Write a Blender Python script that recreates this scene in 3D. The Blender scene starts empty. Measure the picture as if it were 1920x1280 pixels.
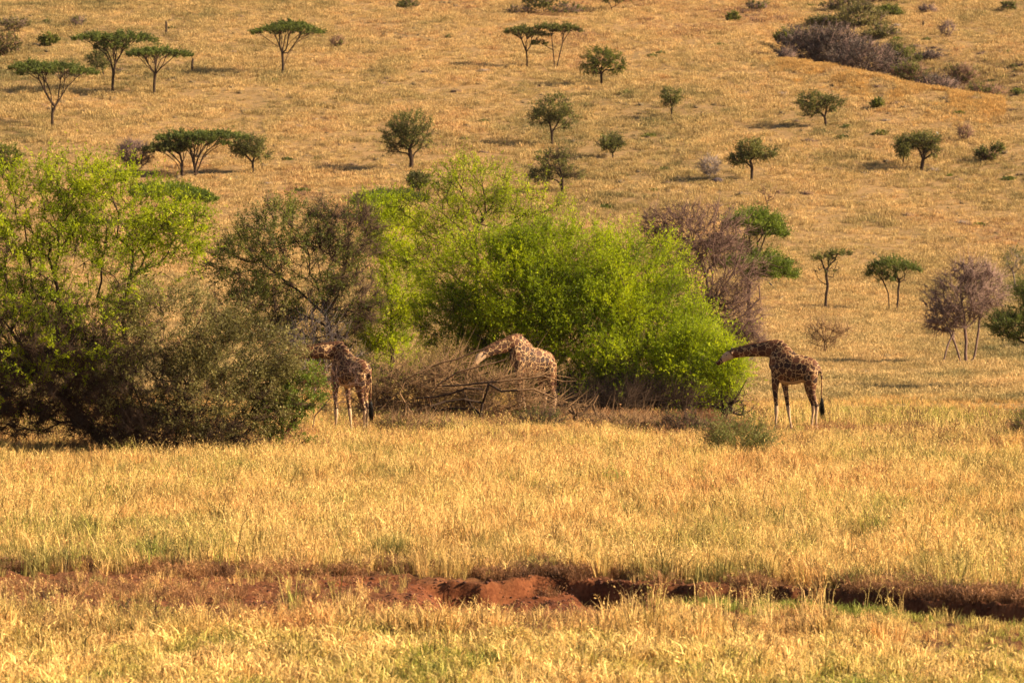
import bpy, math, random
import numpy as np
from mathutils import Vector, Matrix

SC = bpy.context.scene
COL = SC.collection
R0 = np.random.RandomState

# ------------------------------------------------------------------ camera, sky, sun, exposure
F = 8000.0            # focal length in photograph pixels (1920 wide)
HC = 7.16             # camera height above the plain
YH = 456.0            # photograph row of the level line of sight
SUN_EL, SUN_AZ = 30.0, -10.0     # elevation; degrees behind the picture's right hand side

cam_d = bpy.data.cameras.new('camera')
cam = bpy.data.objects.new('camera', cam_d)
COL.objects.link(cam)
cam.location = (0, 0, HC)
cam.rotation_euler = (math.radians(90) - math.atan((640 - YH) / F), 0, 0)
cam_d.sensor_width = 36
cam_d.lens = 36 * F / 1920
cam_d.clip_start = 1
cam_d.clip_end = 6000
cam_d.dof.use_dof = True
cam_d.dof.focus_distance = 160
cam_d.dof.aperture_fstop = 3.6
SC.camera = cam

W = bpy.data.worlds.new('World')
SC.world = W
W.use_nodes = True
nt = W.node_tree
sky = nt.nodes.new('ShaderNodeTexSky')
sky.sky_type = 'NISHITA'
sky.sun_disc = False
sky.sun_elevation = math.radians(SUN_EL)
sky.sun_rotation = math.radians(90 - SUN_AZ)
sky.dust_density = 2.0
bg = nt.nodes['Background']
bg.inputs['Strength'].default_value = 0.05
nt.links.new(sky.outputs[0], bg.inputs[0])

sd = bpy.data.lights.new('sun', 'SUN')
sd.energy = 5.0
sd.angle = math.radians(0.5)
sd.color = (1.0, 0.82, 0.57)
sun = bpy.data.objects.new('sun', sd)
COL.objects.link(sun)
el, az = math.radians(SUN_EL), math.radians(SUN_AZ)
svec = Vector((math.cos(el) * math.cos(az), math.cos(el) * math.sin(az), math.sin(el)))
sun.rotation_euler = svec.to_track_quat('Z', 'Y').to_euler()
sun.location = (100, 60, 80)

SC.view_settings.view_transform = 'Standard'
SC.view_settings.look = 'None'
SC.view_settings.gamma = 1
SC.view_settings.use_curve_mapping = False
SC.view_settings.exposure = 1.42
SC.render.engine = 'CYCLES'
SC.cycles.max_bounces = 6
SC.cycles.diffuse_bounces = 3
SC.cycles.transmission_bounces = 3

# ------------------------------------------------------------------ noise and ground shape
def _hash(ix, iy, seed):
    h = (ix.astype(np.int64) * 374761393 + iy.astype(np.int64) * 668265263 + seed * 1442695041) & 0xffffffff
    h = ((h ^ (h >> 13)) * 1274126177) & 0xffffffff
    h = (h ^ (h >> 16)) & 0xffffffff
    return h / 4294967295.0

def vnoise(x, y, seed=0):
    x = np.asarray(x, float); y = np.asarray(y, float)
    ix = np.floor(x); iy = np.floor(y)
    fx = x - ix; fy = y - iy
    fx = fx * fx * (3 - 2 * fx); fy = fy * fy * (3 - 2 * fy)
    a = _hash(ix, iy, seed); b = _hash(ix + 1, iy, seed)
    c = _hash(ix, iy + 1, seed); d = _hash(ix + 1, iy + 1, seed)
    return (a * (1 - fx) + b * fx) * (1 - fy) + (c * (1 - fx) + d * fx) * fy   # 0..1

def fbm(x, y, seed=0, o=3):
    s = 0; a = 0.5; t = 0
    for k in range(o):
        s = s + a * vnoise(x * 2 ** k + 17.3 * k, y * 2 ** k - 9.1 * k, seed + k); t += a; a *= 0.5
    return s / t

def sstep(a, b, x):
    t = np.clip((x - a) / (b - a), 0, 1)
    return t * t * (3 - 2 * t)

# how far away the ground is at a given height of the hillside
_pD = [-400, 190, 230, 270, 300, 340, 370, 400, 450, 500, 560, 700, 1000, 1600, 2600]
_pz = [0, 0, 0.43, 1.63, 3.26, 7.84, 12.5, 18.0, 25.5, 33.2, 43.5, 72, 140, 260, 330]
_gD = np.arange(-400, 2601, 1.0)
_gz = np.interp(_gD, _pD, _pz)
_k = np.exp(-0.5 * (np.arange(-30, 31) / 9.0) ** 2); _k /= _k.sum()
_gz = np.convolve(np.pad(_gz, 30, mode='edge'), _k, mode='valid')

def profile(D):
    return np.interp(D, _gD, _gz)

_cpx = [-300, 0, 300, 700, 800, 900, 1000, 1100, 1300, 1500, 1700, 1920, 2300]
_crow = [1078, 1080, 1082, 1084, 1090, 1094, 1086, 1090, 1099, 1104, 1122, 1142, 1165]
_cX = [(p - 960) / F * 87.0 for p in _cpx]
_cD = [F * HC / (r - YH) for r in _crow]

def channel(x, y):
    """eroded channel: returns t = metres in front of its far bank, depth, and the length of its near slope"""
    e = np.interp(x, _cX, _cD) + 0.9 * (fbm(x * 0.9, y * 0.15, 31, 3) - 0.5) + 0.35 * (vnoise(x * 3.1, y * 0.6, 37) - 0.5)
    px = x / 87.0 * F + 960
    dep = 0.05 + 0.22 * sstep(1060, 1150, px) + 0.50 * sstep(770, 850, px) * (1 - 0.45 * sstep(985, 1040, px) * (1 - sstep(1060, 1130, px)))
    near = 12.0 - 6.3 * sstep(1040, 1230, px)
    return e - y, dep, near, px

_rx = [1350, 1480, 1560, 1640, 1700, 1800, 1920, 2200]
_rr = [100, 122, 142, 165, 180, 196, 213, 240]
_gal = np.arange(250., 700., 1.0)
_gar = YH - (profile(_gal) - HC) * F / _gal
def row2D(r):
    return np.interp(-np.asarray(r, float), -_gar[::1] if _gar[0] < _gar[-1] else -_gar, _gal)

def ground(x, y):
    x = np.asarray(x, float); y = np.asarray(y, float)
    z = profile(y)
    hill = sstep(200, 330, y)
    z = z + 0.10 * (fbm(x / 9, y / 9, 3) - 0.5) * sstep(92, 110, y)
    z = z + hill * (1.5 * (fbm(x / 38, y / 50, 5, 2) - 0.5) + 0.35 * (fbm(x / 7, y / 9, 8, 2) - 0.5))
    # eroded channel in the foreground
    t, dep, near, px = channel(x, y)
    s = np.where(t < 0, 0, np.where(t < 1.3, sstep(0, 0.22, t), 1 - sstep(1.3, near, t)))
    zz = -dep * s
    rough = (fbm(x * 2.2, y * 2.2, 41, 3) - 0.5)
    zz = zz + rough * 0.09 * np.clip(s, 0, 1) + 0.06 * rough * sstep(9, 5, np.abs(t - 2)) + (0.12 * (vnoise(x * 4.5, y * 4.5, 44) - 0.5) + 0.07 * (vnoise(x * 9, y * 9, 45) - 0.5)) * sstep(11, 8, np.abs(t - 3))
    # low lump of soil inside the cut
    zz = zz + 0.20 * np.exp(-((px - 1000 + 18 * t) / 42) ** 2 - ((t - 1.0) / 1.0) ** 2)
    z = z + np.where(np.abs(t) < 12, zz, 0)
    # wooded gully behind the ridge at upper right
    pxh = x / np.maximum(y, 50) * F + 960
    Dr = row2D(np.interp(pxh, _rx, _rr))
    u = y - Dr
    gd = -7.0 * sstep(1380, 1640, pxh) * np.where(u < 0, 0, np.where(u < 16, sstep(0, 16, u), 1 - sstep(16, 58, u)))
    z = z + np.where(y > 300, gd, 0) + np.where(y > 300, 0.7 * sstep(1400, 1600, pxh) * np.exp(-((u + 3) / 8) ** 2), 0)
    return z

def soil(x, y):
    """bare red earth, 0..1"""
    t, dep, near, px = channel(x, y)
    n = fbm(x * 0.55, y * 0.42, 51, 3)
    L = sstep(-40, 160, px) * (1 - sstep(1080, 1230, px))
    a = sstep(-0.7, 0.1, t) * (1 - sstep(8.5, 12.0, t))
    left = L * a * np.where(px < 760, sstep(0.50, 0.70, n + 0.10 * np.exp(-((t - 5.5) / 1.6) ** 2) + 0.12 * np.exp(-((t - 1.0) / 1.3) ** 2)), sstep(0.10, 0.3, n))
    right = sstep(1050, 1150, px) * sstep(-0.5, 0.1, t) * (1 - sstep(3.8, 5.4, t))
    r = np.clip(left + right, 0, 1)
    return np.where((y > 60) & (y < 110), r, 0)

def hit(px, row):
    """walk along the line of sight through a photograph point to the ground"""
    D = np.arange(40., 1500., 0.5)
    x = (px - 960) / F * D
    z = HC + (YH - row) / F * D
    g = ground(x, D)
    b = np.nonzero(z <= g)[0]
    i = b[0] if len(b) else len(D) - 1
    return float(x[i]), float(D[i]), float(g[i])

def gz(x, y):
    return float(ground(np.array([x]), np.array([y]))[0])

# ------------------------------------------------------------------ mesh helpers
def make_mesh(name, V, T, mat=None, attrs=None, smooth=False):
    me = bpy.data.meshes.new(name)
    V = np.asarray(V, np.float32); T = np.asarray(T, np.int32)
    k = T.shape[1]
    me.vertices.add(len(V)); me.vertices.foreach_set('co', V.ravel())
    me.loops.add(T.size); me.loops.foreach_set('vertex_index', T.ravel())
    me.polygons.add(len(T)); me.polygons.foreach_set('loop_start', np.arange(0, T.size, k, dtype=np.int32))
    if smooth:
        me.polygons.foreach_set('use_smooth', np.ones(len(T), bool))
    for n, a in (attrs or {}).items():
        at = me.attributes.new(n, 'FLOAT', 'POINT')
        at.data.foreach_set('value', np.asarray(a, np.float32))
    me.update(calc_edges=True)
    if mat: me.materials.append(mat)
    return me

def link(name, me, parent=None):
    o = bpy.data.objects.new(name, me)
    COL.objects.link(o)
    if parent: o.parent = parent
    return o

def thing(name, label, cat, loc, group=None):
    o = bpy.data.objects.new(name, None)
    COL.objects.link(o)
    o.empty_display_size = 0.3
    o.location = loc
    o['label'] = label; o['category'] = cat
    if group: o['group'] = group
    return o

def frames(d):
    d = d / np.maximum(np.linalg.norm(d, axis=1, keepdims=True), 1e-9)
    up = np.where(np.abs(d[:, 2:3]) > 0.9, np.array([[1., 0, 0]]), np.array([[0, 0, 1.]]))
    a = np.cross(d, up); a /= np.maximum(np.linalg.norm(a, axis=1, keepdims=True), 1e-9)
    b = np.cross(d, a)
    return d, a, b

def tubes(P, Q, r0, r1, k):
    n = len(P)
    if n == 0: return np.zeros((0, 3)), np.zeros((0, 3), int)
    d, a, b = frames(Q - P)
    V = np.zeros((n, 2 * k, 3))
    for i in range(k):
        an = 2 * math.pi * i / k
        off = a * math.cos(an) + b * math.sin(an)
        V[:, i] = P + off * r0[:, None]
        V[:, k + i] = Q + off * r1[:, None]
    f = []
    for i in range(k):
        j = (i + 1) % k
        f += [(i, j, k + j), (i, k + j, k + i)]
    T = (np.arange(n) * 2 * k)[:, None, None] + np.array(f)[None]
    return V.reshape(-1, 3), T.reshape(-1, 3)

def cones(P, Q, r):
    n = len(P)
    if n == 0: return np.zeros((0, 3)), np.zeros((0, 3), int)
    d, a, b = frames(Q - P)
    V = np.zeros((n, 4, 3))
    for i in range(3):
        an = 2 * math.pi * i / 3
        V[:, i] = P + (a * math.cos(an) + b * math.sin(an)) * r[:, None]
    V[:, 3] = Q
    T = (np.arange(n) * 4)[:, None, None] + np.array([(0, 1, 3), (1, 2, 3), (2, 0, 3)])[None]
    return V.reshape(-1, 3), T.reshape(-1, 3)

def join(parts):
    Vs, Ts, As, o = [], [], [], 0
    for V, T, A in parts:
        if len(V) == 0: continue
        Vs.append(V); Ts.append(T + o); As.append(np.broadcast_to(A, (len(V),))); o += len(V)
    if not Vs: return np.zeros((0, 3)), np.zeros((0, 3), int), np.zeros(0)
    return np.concatenate(Vs), np.concatenate(Ts), np.concatenate(As)

# ------------------------------------------------------------------ materials
def new_mat(name):
    m = bpy.data.materials.new(name); m.use_nodes = True
    t = m.node_tree
    for n in list(t.nodes): t.nodes.remove(n)
    return m, t

def N(t, typ, **kw):
    n = t.nodes.new(typ)
    for k, v in kw.items(): setattr(n, k, v)
    return n

def ramp(t, fac, stops, interp='LINEAR'):
    r = t.nodes.new('ShaderNodeValToRGB')
    r.color_ramp.interpolation = interp
    e = r.color_ramp.elements
    e[0].position, e[0].color = stops[0][0], (*stops[0][1], 1)
    e[1].position, e[1].color = stops[-1][0], (*stops[-1][1], 1)
    for p, c in stops[1:-1]:
        q = e.new(p); q.color = (*c, 1)
    t.links.new(fac, r.inputs[0])
    return r.outputs[0]

def mixc(t, fac, a, b, mode='MIX'):
    m = t.nodes.new('ShaderNodeMix'); m.data_type = 'RGBA'; m.blend_type = mode
    for s, v in ((0, fac), (6, a), (7, b)):
        if hasattr(v, 'is_output') or isinstance(v, bpy.types.NodeSocket): t.links.new(v, m.inputs[s])
        else: m.inputs[s].default_value = v if s == 0 else (*v, 1)
    return m.outputs[2]

def noise(t, scale, detail=3, vec=None, rough=0.55):
    n = t.nodes.new('ShaderNodeTexNoise')
    n.inputs['Scale'].default_value = scale; n.inputs['Detail'].default_value = detail
    n.inputs['Roughness'].default_value = rough
    if vec is not None: t.links.new(vec, n.inputs['Vector'])
    return n.outputs[0]

def math_n(t, op, a, b=0.0, c=None):
    m = t.nodes.new('ShaderNodeMath'); m.operation = op
    for s, v in ((0, a), (1, b), (2, c)):
        if v is None: continue
        if isinstance(v, bpy.types.NodeSocket): t.links.new(v, m.inputs[s])
        else: m.inputs[s].default_value = v
    return m.outputs[0]

def wpos(t, sx=1, sy=1, sz=1):
    g = t.nodes.new('ShaderNodeNewGeometry')
    m = t.nodes.new('ShaderNodeMapping'); m.inputs['Scale'].default_value = (sx, sy, sz)
    t.links.new(g.outputs['Position'], m.inputs['Vector'])
    return m.outputs[0]

def attr(t, name):
    a = t.nodes.new('ShaderNodeAttribute'); a.attribute_name = name
    return a.outputs['Fac']

def leaf_shader(t, col, trans=0.4, rough=0.6, spec=0.25):
    p = N(t, 'ShaderNodeBsdfPrincipled'); p.inputs['Roughness'].default_value = rough
    p.inputs['Specular IOR Level'].default_value = spec
    tr = N(t, 'ShaderNodeBsdfTranslucent')
    mx = N(t, 'ShaderNodeMixShader'); mx.inputs[0].default_value = trans
    o = N(t, 'ShaderNodeOutputMaterial')
    t.links.new(col, p.inputs['Base Color']); t.links.new(col, tr.inputs['Color'])
    t.links.new(p.outputs[0], mx.inputs[1]); t.links.new(tr.outputs[0], mx.inputs[2])
    t.links.new(mx.outputs[0], o.inputs[0])

def mat_leaf(name, c0, c1, c2, trans=0.42):
    """three leaf colours picked leaf by leaf, drifting slowly over the crown"""
    m, t = new_mat(name)
    v = attr(t, 'var')
    n = noise(t, 0.55, 3, wpos(t))
    f = math_n(t, 'ADD', math_n(t, 'MULTIPLY', v, 0.55), math_n(t, 'MULTIPLY_ADD', n, 1.5, -0.52))
    col = ramp(t, f, [(0.05, c0), (0.5, c1), (0.95, c2)])
    leaf_shader(t, col, trans)
    return m

def mat_bark(name, c0, c1, scale=14):
    m, t = new_mat(name)
    n = noise(t, scale, 4, wpos(t, 1, 1, 0.35))
    v = attr(t, 'var')
    f = math_n(t, 'ADD', math_n(t, 'MULTIPLY', n, 0.7), math_n(t, 'MULTIPLY', v, 0.4))
    col = ramp(t, f, [(0.25, c0), (0.8, c1)])
    p = N(t, 'ShaderNodeBsdfPrincipled'); p.inputs['Roughness'].default_value = 0.9
    p.inputs['Specular IOR Level'].default_value = 0.15
    bp = N(t, 'ShaderNodeBump'); bp.inputs['Strength'].default_value = 0.6; bp.inputs['Distance'].default_value = 0.02
    t.links.new(n, bp.inputs['Height']); t.links.new(bp.outputs[0], p.inputs['Normal'])
    t.links.new(col, p.inputs['Base Color'])
    o = N(t, 'ShaderNodeOutputMaterial'); t.links.new(p.outputs[0], o.inputs[0])
    return m

def mat_grass(name, stops, trans=0.35, big=0.035, patch=0.5, inst=0.5, blade=0.6):
    """straw colours: slow patches over the land, change from tuft to tuft and from blade to blade"""
    m, t = new_mat(name)
    n1 = noise(t, big, 4, wpos(t, 1, 0.45, 1), 0.6)
    n2 = noise(t, patch, 4, wpos(t, 1, 0.5, 1), 0.65)
    oi = N(t, 'ShaderNodeObjectInfo')
    v = attr(t, 'var')
    f = math_n(t, 'MULTIPLY_ADD', n1, 1.5, -0.75)
    f = math_n(t, 'ADD', f, math_n(t, 'MULTIPLY_ADD', n2, 1.3, -0.65))
    f = math_n(t, 'ADD', f, math_n(t, 'MULTIPLY_ADD', oi.outputs['Random'], 0.35, -0.175))
    f = math_n(t, 'ADD', f, 0.5)
    col = ramp(t, f, stops)
    r2 = math_n(t, 'FRACT', math_n(t, 'MULTIPLY', oi.outputs['Random'], 37.7))
    g = math_n(t, 'ADD', math_n(t, 'MULTIPLY_ADD', r2, inst, 1 - inst / 2), math_n(t, 'MULTIPLY_ADD', v, blade, -blade / 2))
    mm = t.nodes.new('ShaderNodeVectorMath'); mm.operation = 'SCALE'
    t.links.new(col, mm.inputs[0]); t.links.new(g, mm.inputs['Scale'])
    leaf_shader(t, mm.outputs[0], trans, 0.65, 0.2)
    return m

BARK = mat_bark('dark_bark', (0.020, 0.012, 0.008), (0.085, 0.050, 0.032))
BARK_RED = mat_bark('reddish_bark', (0.05, 0.022, 0.010), (0.22, 0.10, 0.05))
TWIG_GREY = mat_bark('grey_dry_twigs', (0.12, 0.085, 0.07), (0.34, 0.26, 0.21))
TWIG_BROWN = mat_bark('brown_dry_twigs', (0.075, 0.040, 0.026), (0.24, 0.135, 0.09))
TWIG_PURPLE = mat_bark('purplish_bare_twigs', (0.075, 0.046, 0.038), (0.22, 0.14, 0.115))
TWIG_RED = mat_bark('reddish_brown_twigs', (0.045, 0.026, 0.020), (0.165, 0.095, 0.072))
TWIG_PINK = mat_bark('pinkish_brown_twigs', (0.085, 0.050, 0.040), (0.27, 0.17, 0.135))
BRUSH = mat_bark('bleached_brushwood', (0.045, 0.024, 0.013), (0.27, 0.155, 0.075))

LEAF_BRIGHT = mat_leaf('bright_acacia_leaves', (0.035, 0.070, 0.002), (0.32, 0.395, 0.003), (0.62, 0.65, 0.005), 0.5)  # darkest tone set low, painting deeper shade into the bush's leaf colour
LEAF_YELLOW = mat_leaf('yellow_green_leaves', (0.035, 0.060, 0.003), (0.29, 0.35, 0.005), (0.60, 0.62, 0.008), 0.5)
LEAF_OLIVE = mat_leaf('olive_leaves', (0.045, 0.055, 0.010), (0.12, 0.135, 0.018), (0.25, 0.25, 0.030), 0.4)
LEAF_GREY = mat_leaf('grey_green_leaves', (0.05, 0.042, 0.012), (0.17, 0.145, 0.038), (0.38, 0.32, 0.11), 0.4)
LEAF_DARK = mat_leaf('dark_thorn_leaves', (0.05, 0.052, 0.016), (0.14, 0.14, 0.032), (0.26, 0.25, 0.06), 0.45)
LEAF_MID = mat_leaf('mid_green_leaves', (0.06, 0.085, 0.012), (0.14, 0.19, 0.018), (0.25, 0.30, 0.03), 0.45)
LEAF_UMB = mat_leaf('umbrella_thorn_leaves', (0.05, 0.062, 0.016), (0.12, 0.145, 0.026), (0.21, 0.24, 0.04), 0.45)
LEAF_SHRUB = mat_leaf('low_shrub_leaves', (0.05, 0.06, 0.014), (0.14, 0.155, 0.034), (0.27, 0.27, 0.07), 0.4)
LEAF_PURPLE = mat_leaf('purplish_brown_leaves', (0.05, 0.036, 0.030), (0.105, 0.075, 0.06), (0.19, 0.145, 0.105), 0.3)

GOLD = [(0.06, (0.16, 0.15, 0.035)), (0.24, (0.28, 0.215, 0.060)), (0.40, (0.48, 0.315, 0.100)), (0.56, (0.61, 0.385, 0.135)), (0.72, (0.52, 0.29, 0.095)), (0.86, (0.34, 0.155, 0.055)), (1.0, (0.20, 0.085, 0.035))]
G_MEADOW = mat_grass('golden_meadow_grass', GOLD, 0.32, 0.05, 0.45, 0.9, 1.5)
G_FRONT = mat_grass('pale_front_grass', [(0.08, (0.15, 0.19, 0.025)), (0.26, (0.34, 0.29, 0.06)), (0.48, (0.62, 0.43, 0.14)), (0.70, (0.70, 0.46, 0.17)), (0.84, (0.48, 0.25, 0.08)), (1.0, (0.25, 0.115, 0.04))], 0.36, 0.08, 0.5, 0.8, 1.5)
G_RUST = mat_grass('rusty_weeds', [(0.0, (0.07, 0.036, 0.020)), (0.4, (0.19, 0.088, 0.038)), (0.7, (0.38, 0.19, 0.075)), (1.0, (0.52, 0.30, 0.12))], 0.3, 0.1, 0.6, 0.6, 0.8)
G_GREEN = mat_grass('fresh_green_grass', [(0.0, (0.14, 0.17, 0.03)), (0.45, (0.28, 0.29, 0.05)), (1.0, (0.60, 0.48, 0.14))], 0.45, 0.1, 0.8, 0.5, 0.8)
G_HILL = mat_grass('hillside_grass', [(0.10, (0.17, 0.145, 0.055)), (0.26, (0.31, 0.225, 0.085)), (0.46, (0.46, 0.315, 0.125)), (0.64, (0.56, 0.37, 0.155)), (0.80, (0.47, 0.275, 0.11)), (0.92, (0.28, 0.15, 0.085)), (1.0, (0.20, 0.115, 0.08))], 0.3, 0.022, 0.12, 0.8, 0.6)

G_RIDGE = mat_grass('orange_ridge_grass', [(0.0, (0.36, 0.21, 0.07)), (0.5, (0.54, 0.32, 0.10)), (1.0, (0.62, 0.38, 0.14))], 0.35, 0.03, 0.3, 0.5, 0.5)

def mat_ground():
    m, t = new_mat('savanna_ground')
    w = wpos(t, 1, 0.5, 1)
    n1 = noise(t, 0.05, 5, w); n2 = noise(t, 1.6, 4, wpos(t)); n3 = noise(t, 14, 3, wpos(t))
    f = math_n(t, 'ADD', math_n(t, 'MULTIPLY', n1, 0.45), math_n(t, 'MULTIPLY', n2, 0.7))
    grass = ramp(t, f, [(0.35, (0.13, 0.10, 0.04)), (0.5, (0.21, 0.13, 0.055)), (0.65, (0.30, 0.18, 0.075)), (0.8, (0.24, 0.12, 0.055))])
    f2 = math_n(t, 'ADD', math_n(t, 'MULTIPLY', n2, 0.6), math_n(t, 'MULTIPLY', n3, 0.4))
    red = ramp(t, f2, [(0.32, (0.040, 0.011, 0.004)), (0.47, (0.105, 0.032, 0.012)), (0.62, (0.18, 0.062, 0.024)), (0.75, (0.27, 0.11, 0.045))])
    col = mixc(t, attr(t, 'soil'), grass, red)
    p = N(t, 'ShaderNodeBsdfPrincipled'); p.inputs['Roughness'].default_value = 0.95
    p.inputs['Specular IOR Level'].default_value = 0.1
    bp = N(t, 'ShaderNodeBump'); bp.inputs['Strength'].default_value = 1.0; bp.inputs['Distance'].default_value = 0.05
    t.links.new(f2, bp.inputs['Height']); t.links.new(bp.outputs[0], p.inputs['Normal'])
    t.links.new(col, p.inputs['Base Color'])
    o = N(t, 'ShaderNodeOutputMaterial'); t.links.new(p.outputs[0], o.inputs[0])
    return m

# ------------------------------------------------------------------ the ground sheet
def build_ground():
    y = np.concatenate([np.arange(-120, 60, 20), np.arange(60, 78, 1.0), np.arange(78, 94, 0.09), np.arange(94, 200, 1.0),
                        np.arange(200, 600, 2.5), np.arange(600, 1001, 25)])
    ui = np.linspace(-0.15, 0.15, 330)
    uo = np.array([0.17, 0.2, 0.24, 0.3, 0.4, 0.6, 0.8])
    u = np.concatenate([-uo[::-1], ui, uo])
    Y, U = np.meshgrid(y, u, indexing='ij')
    X = U * np.maximum(Y, 60)
    Z = ground(X, Y)
    nr, nc = Y.shape
    V = np.stack([X, Y, Z], -1).reshape(-1, 3)
    i = np.arange(nr * nc).reshape(nr, nc)
    T = np.stack([i[:-1, :-1], i[:-1, 1:], i[1:, 1:], i[1:, :-1]], -1).reshape(-1, 4)
    t, dep, near, px = channel(X, Y)
    tint = np.where((Y > 60) & (Y < 115), 0.9 * np.exp(-(np.minimum(t, 0) / 2.2) ** 2) * np.exp(-(np.maximum(t - 9, 0) / 3.0) ** 2), 0)
    me = make_mesh('ground', V, T, mat_ground(), {'soil': np.maximum(soil(X, Y), tint).ravel()}, True)
    o = link('ground', me)
    o['kind'] = 'structure'
    o['label'] = 'savanna plain with a red earth channel rising into a hillside'
build_ground()

# ------------------------------------------------------------------ grass
def tuft(seed, nb, h, spread, w, lean, heads=0.0, hl=0.1, hs=0.036):
    r = R0(seed)
    ang = r.uniform(0, 2 * math.pi, nb); rad = spread * np.sqrt(r.uniform(0, 1, nb))
    b = np.stack([rad * np.cos(ang), rad * np.sin(ang), -0.03 * np.ones(nb)], -1)
    hh = h * r.uniform(0.45, 1.0, nb)
    la = ang + r.normal(0, 0.9, nb); ln = lean * r.uniform(0.1, 1.0, nb) * hh
    d = np.stack([np.cos(la), np.sin(la), np.zeros(nb)], -1)
    side = np.stack([-np.sin(la + 0), np.cos(la + 0), np.zeros(nb)], -1)
    tw = r.uniform(0, math.pi, nb)
    side = side * np.cos(tw)[:, None] + d * np.sin(tw)[:, None]
    up = np.array([[0, 0, 1.]])
    mid = b + up * (hh * 0.6)[:, None] + d * (ln * 0.35)[:, None]
    tip = b + up * (hh * (1 - 0.25 * lean))[:, None] + d * ln[:, None]
    ww = w * r.uniform(0.6, 1.3, nb)
    V = np.stack([b - side * ww[:, None], b + side * ww[:, None], mid + side * ww[:, None] * 0.8, mid - side * ww[:, None] * 0.8, tip], 1)
    T = (np.arange(nb) * 5)[:, None, None] + np.array([(0, 1, 2), (0, 2, 3), (3, 2, 4)])[None]
    var = np.repeat(r.uniform(0, 1, nb), 5)
    parts = [(V.reshape(-1, 3), T.reshape(-1, 3), var)]
    nh = int(nb * heads)
    if nh:
        tp = np.repeat(tip[:nh], 5, 0); k = len(tp)
        c = tp + np.stack([r.normal(0, 0.014, k), r.normal(0, 0.014, k), r.uniform(-hl, 0.02, k)], -1)
        s = hs * r.uniform(0.5, 1.3, k)
        dd = r.normal(0, 1, (k, 3)); dd[:, 2] += 1.0; dd /= np.linalg.norm(dd, axis=1, keepdims=True)
        ee = r.normal(0, 1, (k, 3)); ee /= np.linalg.norm(ee, axis=1, keepdims=True)
        V2 = np.stack([c - dd * s[:, None], c + dd * s[:, None], c + ee * s[:, None] * 0.5], 1).reshape(-1, 3)
        parts.append((V2, np.arange(len(V2)).reshape(-1, 3), np.repeat(r.uniform(0.2, 1.3, k), 3)))
    return join(parts)

def grass_field(name, label, protos, mat, X, Y, scale, seed, sink=0.0):
    r = R0(seed)
    n = len(X)
    Z = ground(X, Y) - sink
    pc = bpy.data.meshes.new(name)
    pc.vertices.add(n)
    pc.vertices.foreach_set('co', np.stack([X, Y, Z], -1).astype(np.float32).ravel())
    a = pc.attributes.new('rot', 'FLOAT_VECTOR', 'POINT')
    a.data.foreach_set('vector', np.stack([r.normal(0, 0.12, n), r.normal(0, 0.12, n), r.uniform(0, 6.28, n)], -1).astype(np.float32).ravel())
    a = pc.attributes.new('size', 'FLOAT', 'POINT'); a.data.foreach_set('value', scale.astype(np.float32))
    a = pc.attributes.new('pick', 'INT', 'POINT'); a.data.foreach_set('value', r.randint(0, len(protos), n).astype(np.int32))
    pc.update()
    c = bpy.data.collections.new(name + '_tufts')
    for k, (V, T, var) in enumerate(protos):
        me = make_mesh('grass_tuft', V, T, mat, {'var': var})
        c.objects.link(bpy.data.objects.new('grass_tuft', me))
    o = link(name, pc)
    o['kind'] = 'stuff'; o['label'] = label; o['category'] = 'grass'
    g = bpy.data.node_groups.new(name + '_nodes', 'GeometryNodeTree')
    g.interface.new_socket('Geometry', in_out='INPUT', socket_type='NodeSocketGeometry')
    g.interface.new_socket('Geometry', in_out='OUTPUT', socket_type='NodeSocketGeometry')
    gi = g.nodes.new('NodeGroupInput'); go = g.nodes.new('NodeGroupOutput')
    ci = g.nodes.new('GeometryNodeCollectionInfo'); ci.inputs['Collection'].default_value = c
    ci.inputs['Separate Children'].default_value = True; ci.inputs['Reset Children'].default_value = True
    ip = g.nodes.new('GeometryNodeInstanceOnPoints'); ip.inputs['Pick Instance'].default_value = True
    def na(nm, ty):
        q = g.nodes.new('GeometryNodeInputNamedAttribute'); q.data_type = ty; q.inputs['Name'].default_value = nm
        return q.outputs['Attribute']
    L = g.links.new
    L(gi.outputs[0], ip.inputs['Points']); L(ci.outputs[0], ip.inputs['Instance'])
    L(na('pick', 'INT'), ip.inputs['Instance Index']); L(na('rot', 'FLOAT_VECTOR'), ip.inputs['Rotation'])
    L(na('size', 'FLOAT'), ip.inputs['Scale']); L(ip.outputs[0], go.inputs[0])
    md = o.modifiers.new('tufts', 'NODES'); md.node_group = g
    return o

def scatter(n, y0, y1, r, umax=0.145):
    """evenly spread over the ground between two distances, as wide as can be seen"""
    Y = np.sqrt(r.uniform(y0 * y0, y1 * y1, n))
    return r.uniform(-umax, umax, n) * Y, Y

def pxof(X, Y): return X / Y * F + 960

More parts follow.
